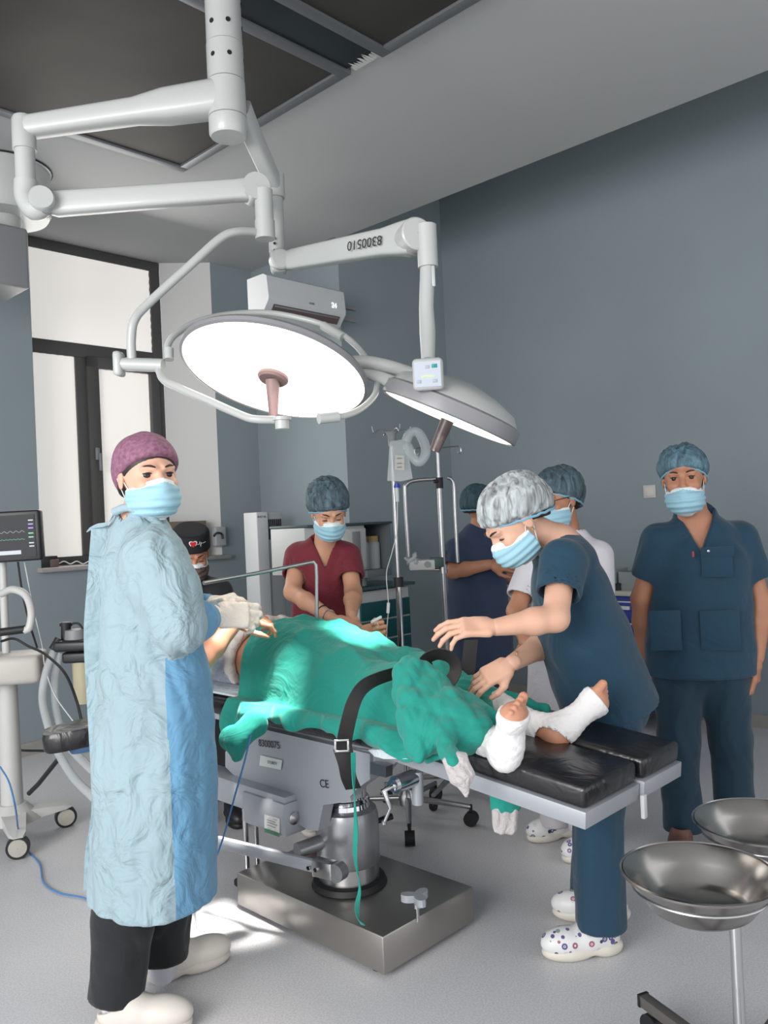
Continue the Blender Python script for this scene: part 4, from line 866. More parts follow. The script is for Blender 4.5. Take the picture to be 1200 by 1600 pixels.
def cap_shape(kind):
    if kind == 'bouffant':
        base = U(ell((0, -.03, .042), (.098, .118, .094)), ell((0, -.095, .0), (.06, .05, .06)), k=.04)
        base = folds(base, .004, 60, 3, (1, .3, 1)); return U(I(base, capplane(.004, .45), .012), k=0)
    if kind == 'big_bouffant':
        base = U(ell((0, -.045, .05), (.102, .135, .10)), ell((0, -.11, .0), (.07, .06, .075)), k=.05)
        return I(folds(base, .004, 60, 5, (1, .3, 1)), capplane(.006, .42), .012)
    if kind == 'wrap':
        base = U(ell((0, -.016, .035), (.088, .116, .094)), ell((0, -.09, -.0), (.055, .05, .062)), k=.05)
        return I(folds(base, .0018, 25, 7, (1, 1, 1), False), capplane(.008, .55), .008)
    base = I(U(ell((0, -.015, .05), (.088, .106, .075)), k=0), capplane(.03, .18), .004)   # skull cap with a flat top
    b2 = I(U(loft([((0, -.010, .02), .089, .110), ((0, -.010, .105), .087, .105)], (1, 0, 0)), k=0), lambda P: P[:, 2]-.122, .02)
    return I(b2, capplane(.03, .12), .004)
def make_head(t, body_items, C, f, up, skin, cap, capmat, scale=1.0, masked=True, maskmat=None, hair=True, gaze=None, look_down=False, glasses=False, mlow=0):
    R = frame(f, up)*scale; C = np.array(C, float); xf = (R, C); L = lambda *p: V(*p)@R+C
    body_items.append((HEAD, .0032, xf))
    if hair: sdf_obj('hair', [(I(U(ell((0, -.018, .03), (.081, .102, .09)), ell((0, -.06, -.04), (.06, .05, .05)), k=.04), capplane(-.008, .55), .01), .005, xf)], m_hair, t)
    cp = sdf_obj('cap', [(cap_shape(cap), .004, xf)], capmat, t)
    if cap.endswith('bouffant'):
        ring = []
        rx_, ry_, dy = (.084, .104, -.024) if cap == 'bouffant' else (.087, .112, -.032)
        for a in np.linspace(0, 2*math.pi, 44, endpoint=False):
            y = dy+ry_*math.sin(a); ring.append(L(rx_*math.cos(a)+.001*math.sin(a*22), y, .002+.45*y+.002*math.sin(a*17)))
        MB().tube(ring, .0042*scale, 6, True).build('elastic_band', MATS['cap_edge'], cp)
    if masked:
        ms = folds(ell((0, .026, -.060+mlow), (.074, .102, .067)), .0014, 30, 4, (1, .2, 2), False); m0 = ms.f; ms = S(lambda P: m0(P)-.0018*np.clip(np.sin(P[:, 2]*285)*2.5, -1, 1), ms.lo, ms.hi)
        ms = U(ms, ell((0, .082, -.034+mlow), (.018, .038, .032)), k=.02); ms = I(ms, lambda P: P[:, 2]+.006-mlow+.016*np.abs(P[:, 0])/.06, .003); ms = I(ms, lambda P: .006-P[:, 1], .004)
        z0 = -.014+mlow
        def mf(c):
            q = (c-C)@np.linalg.inv(R); return (((q[:, 2] > z0-.005-.016*np.abs(q[:, 0])/.06)) | (q[:, 2] < -.112+mlow)).astype(int)
        mk = sdf_obj('face_mask', [(ms, .0036, xf)], [maskmat, MATS['mask_edge']], t, matfn=mf)
        for s in (-1, 1):
            MB().tube(curve([L(.066*s, .02, -.035+mlow), L(.074*s, .0, -.005), L(.079*s, -.014, .022), L(.080*s, -.024, .0), L(.072*s, -.010, -.04), L(.060*s, .012, -.092+mlow)], 4), .0016, 6).build('ear_loop', m_loop, mk)
    g = nrm(gaze) if gaze is not None else nrm(f)
    for s in (-1, 1):
        c = L(.031*s, .070, .002); e = MB(); prof = [(.0130*math.sin(a), -.0130*math.cos(a)) for a in np.linspace(.02, math.pi-.02, 14)]
        e.lathe(c, prof, g, 16); fidx = [0]*(13*16)
        for i in range(13):
            for k in range(16): fidx[i*16+k] = 1 if i >= 9 else 0
        e.mi = fidx; e.build('eye', [skin, skin] if look_down else [m_eye, m_iris], t)
        zt_ = -.004 if look_down else .0078
        MB().tube([L(.031*s+x, .070+math.sqrt(max(1e-6, .0160**2-x*x-(zt_-.002+.0)**2)), zt_-abs(x)*.18) for x in np.linspace(-.0135, .0135, 9)], [.0012, .0018, .0022, .0023, .0023, .0023, .0022, .0018, .0012], 6).build('eyelash', m_lash, t)
        MB().tube([L(s*(.014+.032*u), .0965-.006*u-.012*u*u, .0215+.0055*math.sin(u*2.6)) for u in np.linspace(0, 1, 8)], [.002, .003, .0034, .0034, .003, .0026, .002, .001], 6).build('eyebrow', m_lash, t)
    if glasses:
        for s in (-1, 1):
            MB().tube([L(.033*s+.024*math.cos(a), .097-.3*abs(.024*math.cos(a)), .0+.017*math.sin(a)) for a in np.linspace(0, 2*math.pi, 24, endpoint=False)], .0019, 6, True).tube([L(.057*s, .09, .008), L(.079*s, .03, .012), L(.08*s, -.01, .01)], .0018, 6).build('glasses', m_black, t)
    return L
def hand_sdf(side, curl=(.35, .35, .35, .35), thumb=.3, spread=.06, g=0.0):
    s = side; parts = []
    palm = U(rbox((0, .046, 0), (.037, .044, .012), rad=.011), cone((.018*s, .02, -.006), (.028*s, .045, -.008), .016, .013), cone((0, -.02, 0), (0, .02, 0), .023, .022), k=.018)
    xs = (.029, .010, -.009, -.027); ln = (.040, .045, .042, .032); rr = (.0088, .009, .0086, .0076)
    fs = []
    for i in range(4):
        p = V(xs[i]*s, .086-abs(i-1)*.004, 0); ang = 0; dx = (1.2-i)*spread*s; pts = [p]
        for j, kf in enumerate((1, .68, .52)):
            ang += curl[i]*(1, 1.2, .8)[j]; d = nrm(V(math.sin(dx), math.cos(ang), -math.sin(ang))); p = p+d*ln[i]*kf; pts.append(p)
        r = rr[i]+g
        fs.append(U(cone(pts[0]-[0, .01, 0], pts[1], r*1.05, r*.95), cone(pts[1], pts[2], r*.97, r*.88), cone(pts[2], pts[3], r*.9, r*.72), k=.003))
    h = palm
    for f in fs: h = U(h, f, k=.006)
    t0 = V(.024*s, .018, -.008); t1 = t0+V(.026*s, .028, -.010); t2 = t1+V(.010*s*(1-thumb), .030, -.012*thumb*2); t3 = t2+V(-.008*s*thumb, .024, -.014*thumb*2)
    return U(h, U(cone(t0, t1, .014, .0112+g), cone(t1, t2, .011+g, .0098+g), cone(t2, t3, .0098+g, .008+g), k=.004), k=.010)
def place_hand(W, dirv, dors, side, sc=1.0, **kw):
    y = nrm(dirv); z = np.array(dors, float); z = nrm(z-y*(z@y)); x = np.cross(y, z); return (hand_sdf(side, **kw), .0026, (np.stack([x, y, z])*sc, np.array(W, float)+y*.012))
def clog(name, heel, toe, parent, m_up, m_sole, L=.27, w=.05, open_back=True, solename='sole'):
    heel = np.array(heel, float); toe = np.array(toe, float); f = (toe-heel)*[1, 1, 0]; f = nrm(f); R = frame(f); xf = (R, V(heel[0], heel[1], 0)); w_ = w
    up = U(ell((0, L*.70, .048), (w_*.98, L*.32, .046)), ell((0, L*.30, .05), (w_*.82, L*.28, .05)), cone((0, L*.42, .06), (0, L*.34, .085), .042, .040), k=.03)
    up = I(up, lambda P: .026-P[:, 2], .004); up = D(up, ell((0, L*.14, .115), (.044, .085, .062)), .006)
    o = sdf_obj(name, [(up, .0045, xf)], m_up, parent)
    so = U(ell((0, L*.68, .02), (w_, L*.33, .03)), ell((0, L*.2, .024), (w_*.80, L*.21, .034)), rbox((0, L*.45, .026), (w_*.72, L*.25, .012)), k=.03)
    so = I(I(so, lambda P: P[:, 2]-.040, .006), lambda P: -P[:, 2]+.001, .003); so = D(so, cone((-.09, L*.40, -.012), (.09, L*.40, -.012), .020, .020), .01)
    sdf_obj(solename, [(so, .0045, xf)], m_sole, o); return o
def cloth(name, c, w=.5, ws=7, rough=.8): return mat(name, c, rough, sheen=.15, bump=.12, bscale=350, wrinkle=w, wscale=ws, noise=.10, nscale=3)
mat('cap_edge', (120, 168, 190), .8); mat('mask_edge', (226, 234, 236), .8)
m_mask = mat('mask_blue', (152, 194, 210), .75, bump=.2, bscale=60, noise=.06)
def bouffant_mat(name, base, net, fac=.5, scale=60):
    M = bpy.data.materials.new(name); M.use_nodes = True; nt = M.node_tree; b = nt.nodes['Principled BSDF']; b.inputs['Roughness'].default_value = .7
    tc = nt.nodes.new('ShaderNodeTexCoord'); w_ = nt.nodes.new('ShaderNodeTexNoise'); w_.inputs['Scale'].default_value = scale; w_.inputs['Detail'].default_value = 6; w_.inputs['Distortion'].default_value = .9
    mp_ = nt.nodes.new('ShaderNodeMapping'); mp_.inputs['Scale'].default_value = (1, 1, .16)
    nt.links.new(tc.outputs['Object'], mp_.inputs[0]); nt.links.new(mp_.outputs[0], w_.inputs['Vector'])
    r = nt.nodes.new('ShaderNodeValToRGB'); r.color_ramp.elements[0].position = .38-fac*.12; r.color_ramp.elements[1].position = .72-fac*.1
    r.color_ramp.elements[0].color = lin(base); r.color_ramp.elements[1].color = lin(net)
    nt.links.new(w_.outputs['Fac'], r.inputs[0]); nt.links.new(r.outputs[0], b.inputs['Base Color'])
    bp_ = nt.nodes.new('ShaderNodeBump'); bp_.inputs['Strength'].default_value = .5; bp_.inputs['Distance'].default_value = .003; nt.links.new(w_.outputs['Fac'], bp_.inputs['Height']); nt.links.new(bp_.outputs[0], b.inputs['Normal'])
    b.inputs['Alpha'].default_value = .86; MATS[name] = M; return M
cap_blue = bouffant_mat('bouffant_blue', (52, 74, 86), (104, 140, 156)); cap_pale = bouffant_mat('bouffant_pale', (92, 92, 94), (196, 204, 206), .7)
cap_dark = bouffant_mat('bouffant_dark', (48, 58, 66), (98, 122, 134)); cap_p4 = bouffant_mat('bouffant_deep', (40, 62, 72), (66, 96, 108))
def floral(name):
    M = bpy.data.materials.new(name); M.use_nodes = True; nt = M.node_tree; b = nt.nodes['Principled BSDF']; b.inputs['Roughness'].default_value = .45
    tc = nt.nodes.new('ShaderNodeTexCoord'); v = nt.nodes.new('ShaderNodeTexVoronoi'); v.inputs['Scale'].default_value = 38
    nt.links.new(tc.outputs['Object'], v.inputs['Vector']); r = nt.nodes.new('ShaderNodeValToRGB'); r.color_ramp.interpolation = 'CONSTANT'
    e = r.color_ramp.elements; e[0].position = 0; e[0].color = (1, 1, 1, 1); e[1].position = .36; e[1].color = (0, 0, 0, 1)
    x = e.new(.10); x.color = (0, 0, 0, 1); x = e.new(.16); x.color = (1, 1, 1, 1)
    nt.links.new(v.outputs['Distance'], r.inputs[0])
    c = nt.nodes.new('ShaderNodeValToRGB'); c.color_ramp.interpolation = 'CONSTANT'; e = c.color_ramp.elements
    cols = [(.0, (86, 80, 130)), (.25, (196, 200, 200)), (.42, (150, 90, 110)), (.58, (60, 58, 80)), (.72, (130, 150, 145)), (.85, (120, 90, 140))]
    e[0].position = 0; e[0].color = lin(cols[0][1]); e[1].position = cols[1][0]; e[1].color = lin(cols[1][1])
    for p, q in cols[2:]: k = e.new(p); k.color = lin(q)
    sp_ = nt.nodes.new('ShaderNodeSeparateColor'); nt.links.new(v.outputs['Color'], sp_.inputs[0]); nt.links.new(sp_.outputs[0], c.inputs[0])
    mx = nt.nodes.new('ShaderNodeMixRGB'); mx.inputs[1].default_value = lin((214, 214, 214)); nt.links.new(r.outputs[0], mx.inputs[0]); nt.links.new(c.outputs[0], mx.inputs[2]); nt.links.new(mx.outputs[0], b.inputs['Base Color']); MATS[name] = M; return M
m_floral = floral('floral_clog'); m_sole = mat('cream_sole', (205, 200, 188), .5); m_clog = mat('clog_leather', (206, 200, 192), .5, bump=.1, bscale=60)
def arm_skin(sh, el, wr, r0=.044, r1=.038, r2=.026): return U(cone(sh, el, r0, r1), cone(el, el+(wr-el)*.35, r1, r1*1.0), cone(el+(wr-el)*.35, wr, r1*1.0, r2), k=.02)
def sleeve(sh, el, frac, r0, r1, th=.007):
    e = sh+(el-sh)*frac; d = nrm(el-sh); s_ = I(cone(sh, e+d*.03, r0, r1), half(e, d), .004)
    return s_, cone(sh+(e-sh)*.55, e+d*.08, r1-th-.004, r1-th)
def trousers(t, hip, knees, ankles, m_, w=.155, d=.115, rt=.092, rk=.068, ra=.072, hemz=None, lat=(1, 0, 0), seed=2, amp=.006, name='trousers'):
    lat = nrm(lat); parts = [loft([(hip-UP*.04, w, d), (hip+UP*.08, w*.95, d*.95)], lat)]
    for s, (k, a) in zip((-1, 1), zip(knees, ankles)):
        hj = hip+lat*s*w*.5-UP*.06; parts.append(U(cone(hj, k, rt, rk), cone(k, a, rk, ra), k=.04))
    s_ = folds(U(*parts, k=.035), amp, 9, seed, (1.5, 1.5, .25))
    for s, (k, a) in zip((-1, 1), zip(knees, ankles)):
        dd = nrm(a-k); s_ = I(s_, (lambda a_, d_: (lambda P: np.where(np.linalg.norm((P-a_)[:, :2], axis=1) < .14, (P-a_)@d_, -1)))(a, dd), .004) if abs(dd[2]) > .5 else s_
    return sdf_obj(name, [(s_, .0075)], m_, t)
def vneck(neckb, lat, fwd, depth=.13, wid=.055):
    lat = nrm(lat); fwd = nrm(fwd); b = neckb-UP*depth
    def f(P):
        q = P-b; x = np.abs(q@lat); z = q[:, 2]; y = q@fwd
        return np.maximum(np.maximum((x-wid*z/depth*1.0)*.9, -z), -y-.0)
    return S(f, neckb-.3, neckb+.3)
def person(label, base): return thing('person', label, 'person', (float(base[0]), float(base[1]), 0))
# ================================================================= P1: woman in the blue gown
def A(x, y, Y): return at(x, y, Y)
t = person('woman in pale blue surgical gown, mauve cap, mask and gloves, looking back at the camera', A(225, 1580, 2.45))
F1 = nrm(V(.85, .53, 0)); Rt = V(F1[1], -F1[0], 0)
items = []
L1 = make_head(t, items, A(231, 745, 2.43), V(.60, -.80, -.02), V(-.04, 0, 1), sk1, 'wrap', mat('mauve_cap', (150, 104, 124), .85, noise=.35, nscale=90, col2=(112, 74, 98), bump=.3, bscale=120), 1.03, maskmat=m_mask, gaze=V(.45, -.9, 0))
nk = A(216, 812, 2.46); ch = A(222, 880, 2.46); hp = A(238, 1050, 2.46)
shR, elR, wrR = A(240, 868, 2.33), A(279, 978, 2.27), A(333, 962, 2.44)
shL, elL, wrL = A(208, 866, 2.60), A(275, 985, 2.72), A(322, 945, 2.70)
items.append((U(cone(nk-UP*.05, A(224, 775, 2.45), .058, .052), loft([(hp, .14, .1), (ch, .14, .09), (nk-UP*.04, .08, .06)], Rt), arm_skin(shR, elR, wrR), arm_skin(shL, elL, wrL), k=.03), .007))
for i in (0, 1): pass
sdf_obj('body', items, sk1, t)
hR = place_hand(wrR, V(.75, .25, -.05), V(.25, -.85, .35), -1, 1.04, curl=(.55, .6, .65, .7), thumb=.8, g=.0012)
hL = place_hand(wrL, V(.7, -.35, .18), V(-.2, -.1, 1), 1, 1.02, curl=(.5, .55, .6, .65), thumb=.8, g=.0012)
sdf_obj('glove', [hR], m_glove, t); sdf_obj('glove', [hL], m_glove, t)
sdf_obj('glove_cuff', [(cone(wrR-nrm(wrR-elR)*.05, wrR+nrm(wrR-elR)*.015, .036, .031), .005)], m_glove, t)
m_gown = cloth('gown_light', (145, 168, 176), .9, 9); m_gown2 = cloth('gown_blue', (98, 148, 182), .8, 8)
hem = A(238, 1396, 2.46)
tor = loft([(hem-UP*.05, .215, .178), (A(240, 1200, 2.46), .200, .170), (A(240, 1060, 2.46), .19, .155), (A(232, 960, 2.46), .178, .135), (A(224, 885, 2.46), .172, .122), (A(219, 838, 2.46), .12, .085), (A(217, 812, 2.46), .075, .068)], Rt)
sl1 = U(cone(shR, shR+(elR-shR)*.5, .080, .080), cone(shR+(elR-shR)*.5, elR, .080, .070), k=.03)
gn = folds(U(tor, sl1, cone(shL, elL, .08, .07), cone(A(214, 845, 2.52), shL, .07, .075), k=.05), .0068, 10, 11, (1.3, 1.3, .6))
gn = folds(gn, .0024, 30, 12, (1, 1, .8))
gn = I(gn, half(hem, -UP), .004); gn = D(gn, U(loft([(hem-UP*.1, .2, .16), (hem+UP*.12, .15, .12)], Rt)), .006); gn = D(gn, cone(nk, nk+UP*.2, .060, .06), .006)
fx = Rt*.35+F1*.94; c0_ = A(238, 1200, 2.46)
sdf_obj('gown', [(gn, .0066)], [m_gown, m_gown2], t, matfn=lambda c: (((c-c0_)[:, :2]@fx[:2] > .062) & (c[:, 2] < A(0, 930, 2.4)[2]) & (cone(shR, elR, .11, .105).f(c) > 0)).astype(int))
ls = folds(U(cone(shR+(elR-shR)*.9, elR, .052, .056), cone(elR, elR+(wrR-elR)*.5, .060, .055), cone(elR+(wrR-elR)*.5, wrR-nrm(wrR-elR)*.0, .056, .036), k=.03), .006, 22, 5)
sdf_obj('gown_sleeve', [(ls, .005)], m_gown2, t)
sdf_obj('gown_sleeve', [(folds(U(cone(elL, elL+(wrL-elL)*.5, .066, .055), cone(elL+(wrL-elL)*.5, wrL, .055, .038), k=.03), .005, 22, 6), .006)], m_gown2, t)
# sleeve edge of the short outer layer, collar and back flap
fl = [A(158, 822, 2.44), A(150, 900, 2.42), A(148, 990, 2.42), A(152, 1100, 2.42), A(156, 1250, 2.42), A(150, 1330, 2.42), A(147, 1392, 2.42)]
MB().ribbon(curve([p-F1*(.0)+Rt*.02*math.sin(i*2) for i, p in enumerate(fl)], 6), F1*.05+Rt*.02, .006).build('back_flap', m_gown, t)
MB().tube(curve([A(178, 800, 2.40), A(200, 793, 2.38), A(228, 803, 2.36), A(250, 822, 2.37)], 5), .012, 10).build('collar', m_gown, t)
MB().ribbon(curve([A(178, 802, 2.41), A(168, 818, 2.42), A(150, 822, 2.43), A(138, 828, 2.44)], 5), UP*.012+F1*.01, .003).build('neck_tie', m_gown, t)
MB().ribbon(curve([L1(-.02, -.12, -.03), L1(-.03, -.135, -.04), L1(-.01, -.15, -.045), L1(.02, -.16, -.04)], 5), V(0, 0, .018), .004).build('cap_tie', MATS['mauve_cap'], t)
for s in (1,): MB().tube([L1(-.080, -.004, -.036), L1(-.082, -.006, -.047)], .004, 8).build('earring', mat('gold', (210, 180, 120), .3, metal=1), t)
kn1, kn2 = A(195, 1430, 2.42), A(250, 1420, 2.60); an1, an2 = A(182, 1562, 2.40), A(254, 1498, 2.60)
trousers(t, A(243, 1150, 2.49), (kn1, kn2), (an1, an2), cloth('black_trousers', (14, 16, 21), .3), rk=.085, ra=.077, lat=nrm(V(.5, .86, 0)), seed=4)
for an, (hx_, hy_), (tx, ty) in ((an1, (150, 1612), (300, 1606)), (an2, (228, 1538), (352, 1498))):
    hg_, tg = atz(hx_, hy_, 0), atz(tx, ty, 0)
    MB().tube([an+UP*.03, an-UP*.04, hg_+nrm(tg-hg_)*.07+UP*.06], [.04, .042, .04], 16).build('sock', m_sock, t)
    clog('clog', hg_, hg_+nrm(tg-hg_)*.27, t, m_clog, mat('clog_sole', (196, 190, 180), .55), .275, .052)
# ================================================================= P7: standing nurse at the right
m_scrub = cloth('scrub_petrol', (12, 56, 78), .35, 5); m_scrub_d = cloth('scrub_petrol_dark', (10, 48, 66), .35, 5)
t = person('nurse standing at the right in petrol blue scrubs and blue cap, arms hanging', A(1100, 1290, 3.5))
f7 = nrm(V(-.2, -1, 0)); l7 = V(-f7[1], f7[0], 0); items = []     # l7: towards her left (camera right)
L7 = make_head(t, items, A(1068, 747, 3.42), V(-.38, -.92, -.05), V(-.05, 0, 1), sk3, 'bouffant', cap_blue, 1.06, maskmat=m_mask, gaze=V(-.3, -.95, 0), mlow=-.020)
nk = A(1085, 806, 3.50); ch = A(1092, 870, 3.5); hp = A(1093, 1010, 3.5)
sR, eR, wR = A(1030, 846, 3.5), A(1003, 935, 3.56), A(1008, 1035, 3.66)
sL, eL, wL = A(1155, 842, 3.5), A(1187, 940, 3.50), A(1182, 1028, 3.46)
items.append((U(cone(nk-UP*.06, A(1078, 775, 3.46), .064, .058), loft([(hp, .16, .1), (ch, .16, .10), (nk-UP*.05, .10, .07)], l7), arm_skin(sR, eR, wR, .052, .044, .03), arm_skin(sL, eL, wL, .052, .044, .03), k=.03), .007))
items.append(place_hand(wR, V(0, 0, -1), V(-.7, -.2, 0), -1, curl=(.3, .35, .4, .45))); items.append(place_hand(wL, V(-.12, -.1, -1), V(.75, -.55, 0), 1, curl=(.25, .3, .4, .5)))
sdf_obj('body', items, sk3, t)
s1_, i1 = sleeve(sR, eR, .62, .075, .072); s2_, i2 = sleeve(sL, eL, .62, .078, .075)
hm = A(1093, 1053, 3.5)
tp_ = loft([(hm-UP*.05, .222, .150), (hp, .215, .15), (A(1092, 940, 3.5), .205, .15), (A(1092, 880, 3.5), .205, .15), (A(1090, 842, 3.5), .16, .11), (A(1087, 808, 3.5), .09, .07)], l7)
tp_ = folds(U(tp_, s1_, s2_, k=.04), .004, 8, 21, (1.2, 1.2, .4)); tp_ = I(tp_, half(hm, -UP), .003)
tp_ = D(D(tp_, i1, .003), i2, .003); tp_ = D(tp_, vneck(nk+UP*.02+f7*.0, l7, f7, .17, .075), .004)
top7 = sdf_obj('scrub_top', [(tp_, .007)], m_scrub, t)
def pocket(par, c, w_, h, lat, fw, m_, nm='pocket', bev=.008): return MB().box(c, (w_, .006, h), (nrm(lat), nrm(fw), UP), bev=.0025).build(nm, m_, par)
pocket(top7, A(1120, 880, 3.335), .12, .11, l7, f7, m_scrub, 'chest_pocket'); pocket(top7, A(1121, 862, 3.33), .125, .04, l7, f7, m_scrub, 'pocket_flap')
pocket(top7, A(1125, 985, 3.335), .15, .16, l7, f7, m_scrub, 'patch_pocket'); pocket(top7, A(1040, 985, 3.36), .12, .16, l7, f7, m_scrub, 'patch_pocket')
MB().box(A(1083, 866, 3.33), (.008, .004, .022), (l7, f7, UP)).build('red_tag', mat('red_tag', (150, 50, 60), .6), top7)
MB().lathe(A(1107, 861, 3.325), [(.005, -.002), (.005, .002), (.001, .003)], f7, 12).build('snap', m_steel, top7)
trousers(t, A(1093, 1030, 3.5), (A(1060, 1160, 3.48), A(1142, 1155, 3.5)), (A(1068, 1296, 3.48), A(1150, 1290, 3.52)), m_scrub_d, w=.18, rt=.105, rk=.078, ra=.078, lat=l7, seed=8)
m_brown = mat('brown_clog', (116, 82, 74), .5, noise=.3, nscale=30)
clog('clog', A(1072, 1330, 3.50)*[1, 1, 0], A(1045, 1345, 3.2)*[1, 1, 0], t, m_brown, m_sole, .26, .048); clog('clog', A(1150, 1320, 3.54)*[1, 1, 0], A(1135, 1360, 3.1)*[1, 1, 0], t, m_brown, m_sole, .26, .048)
# ================================================================= P5: bending nurse
t = person('nurse in petrol blue scrubs and pale net cap bending over the bandaged feet', A(935, 1460, 2.75))
items = []; l5 = nrm(V(.12, -1, 0))      # towards her left = towards the camera
L5 = make_head(t, items, A(803, 814, 2.60), V(-.74, -.22, -.64), V(-.64, -.15, .74), sk1, 'bouffant', cap_pale, 1.0, maskmat=m_mask, look_down=True)
nk = A(855, 838, 2.66); ch = A(884, 895, 2.70); hp = A(942, 1050, 2.78)
sN, eN, wN = A(878, 878, 2.53), A(868, 966, 2.42), A(775, 980, 2.38)
sF, eF, wF = A(872, 880, 2.86), A(862, 1000, 2.86), A(800, 1036, 2.62)
items.append((U(cone(A(866, 848, 2.67), A(820, 822, 2.62), .060, .052), loft([(hp, .14, .1), (ch, .14, .085), (nk+V(.05, 0, -.03), .08, .06)], l5), arm_skin(sN, eN, wN, .044, .038, .025), arm_skin(sF, eF, wF, .046, .04, .026), k=.03), .0065))
items.append(place_hand(wN, V(-1, -.08, .06), V(-.1, -.55, .85), 1, curl=(.3, .35, .4, .5), thumb=.5, spread=.08)); items.append(place_hand(wF, V(-.85, -.1, -.38), V(-.3, -.6, .6), -1, curl=(.3, .3, .4, .45)))
sdf_obj('body', items, sk1, t)
s1_, i1 = sleeve(sN, eN, .60, .072, .068); s2_, i2 = sleeve(sF, eF, .6, .07, .068)
hm = A(950, 1100, 2.80); ax5 = nrm(hp-ch)
tp_ = loft([(hm+ax5*.08, .19, .165), (A(936, 1060, 2.78), .185, .150), (A(912, 990, 2.74), .175, .142), (A(890, 920, 2.71), .17, .115), (A(878, 868, 2.69), .15, .085), (A(868, 850, 2.67), .09, .06)], l5)
tp_ = folds(U(tp_, s1_, s2_, k=.04), .004, 9, 31, (1, 1, .5)); tp_ = I(tp_, half(hm, nrm(ax5*.9+V(-.0, 0, -.6))), .003)
tp_ = D(D(D(tp_, i1, .003), i2, .003), cone(A(862, 846, 2.665), A(800, 815, 2.62), .064, .075), .004)
top5 = sdf_obj('scrub_top', [(tp_, .0065)], m_scrub, t)
trousers(t, A(945, 1065, 2.80), (A(932, 1240, 2.68), A(930, 1230, 2.92)), (A(938, 1448, 2.68), A(925, 1410, 2.95)), m_scrub, w=.16, rt=.10, rk=.078, ra=.076, lat=-l5, seed=9)
for (hx_, hy_), (tx, ty) in (((972, 1485), (856, 1497)), ((985, 1438), (875, 1432))):
    hg_, tg = atz(hx_, hy_, 0), atz(tx, ty, 0); d_ = nrm(tg-hg_)
    MB().tube([hg_+d_*.06+UP*.14, hg_+d_*.065+UP*.05], [.04, .04], 16).build('sock', m_sock, t)
    clog('clog', hg_, hg_+d_*.26, t, m_floral, m_sole, .262, .05)
MB().tube([A(931+x, 1018+y, 2.56) for x, y in ((0, 0), (0, 30))], .001).build('pen', m_steel, top5) if 0 else None
MB().tube([wF+V(.028*0, .032*math.cos(a), .032*math.sin(a))+nrm(eF-wF)*.03 for a in np.linspace(0, 6.28, 20, endpoint=False)], .0015, 6, True).build('bracelet', MATS['gold'], t)
MB().tube([L5(-.079, .0, -.034), L5(-.083, .0, -.042)], .0045, 8).build('earring', MATS['gold'], t)
# ================================================================= P6: woman in white coat
m_coat = cloth('white_coat', (206, 204, 210), .3, 6)
t = person('woman in white coat with glasses and dark blue cap behind the bending nurse', A(880, 1320, 3.6))
f6 = nrm(V(-.75, -.66, 0)); l6 = V(-f6[1], f6[0], 0)*1.0; items = []
L6 = make_head(t, items, A(869, 780, 3.5), V(-.72, -.66, -.14), V(.05, 0, 1), sk3, 'bouffant', cap_dark, 1.02, maskmat=m_mask, glasses=True)
nk = A(890, 838, 3.56); ch = A(888, 900, 3.58); hp = A(888, 1035, 3.6)
sR, eR, wR = A(838, 868, 3.66), A(806, 955, 3.55), A(822, 1004, 3.35)
sL, eL, wL = A(935, 868, 3.45), A(935, 970, 3.38), A(872, 1008, 3.3)
items.append((U(cone(nk-UP*.06, A(880, 800, 3.53), .058, .052), loft([(hp, .14, .1), (ch, .14, .09), (nk-UP*.05, .09, .06)], l6), arm_skin(sR, eR, wR), arm_skin(sL, eL, wL), k=.03), .0075))
items.append(place_hand(wR, V(.8, -.3, -.1), V(0, -.5, .8), -1)); items.append(place_hand(wL, V(-.8, .1, 0), V(0, -.5, .8), 1))
sdf_obj('body', items, sk3, t)
s1_, i1 = sleeve(sR, eR, .75, .062, .064); s2_, i2 = sleeve(sL, eL, .75, .065, .066); hm = A(888, 1110, 3.6)
tp_ = loft([(hm-UP*.05, .20, .15), (hp, .185, .14), (A(888, 960, 3.58), .165, .125), (A(888, 895, 3.58), .17, .12), (A(890, 856, 3.57), .14, .085), (A(890, 840, 3.56), .085, .07)], l6)
tp_ = I(folds(U(tp_, s1_, s2_, k=.04), .003, 9, 41, (1, 1, .5)), half(hm, -UP), .003); tp_ = D(D(D(tp_, i1, .003), i2, .003), cone(nk, nk+UP*.2, .062, .07), .004)
sdf_obj('coat', [(tp_, .0075)], m_coat, t)
trousers(t, A(888, 1080, 3.6), (A(862, 1190, 3.56), A(915, 1190, 3.5)), (A(868, 1286, 3.60), A(912, 1300, 3.42)), cloth('white_trousers', (196, 192, 196), .3), w=.15, rk=.065, ra=.06, lat=l6, seed=10)
for (hx_, hy_), (tx, ty) in (((905, 1302), (818, 1318)), ((955, 1328), (880, 1350))):
    hg_, tg = atz(hx_, hy_, 0), atz(tx, ty, 0); d_ = nrm(tg-hg_)
    MB().tube([hg_+d_*.06+UP*.14, hg_+d_*.065+UP*.05], [.038, .04], 16).build('sock', m_sock, t)
    clog('clog', hg_, hg_+d_*.25, t, m_floral, m_sole, .252, .047)
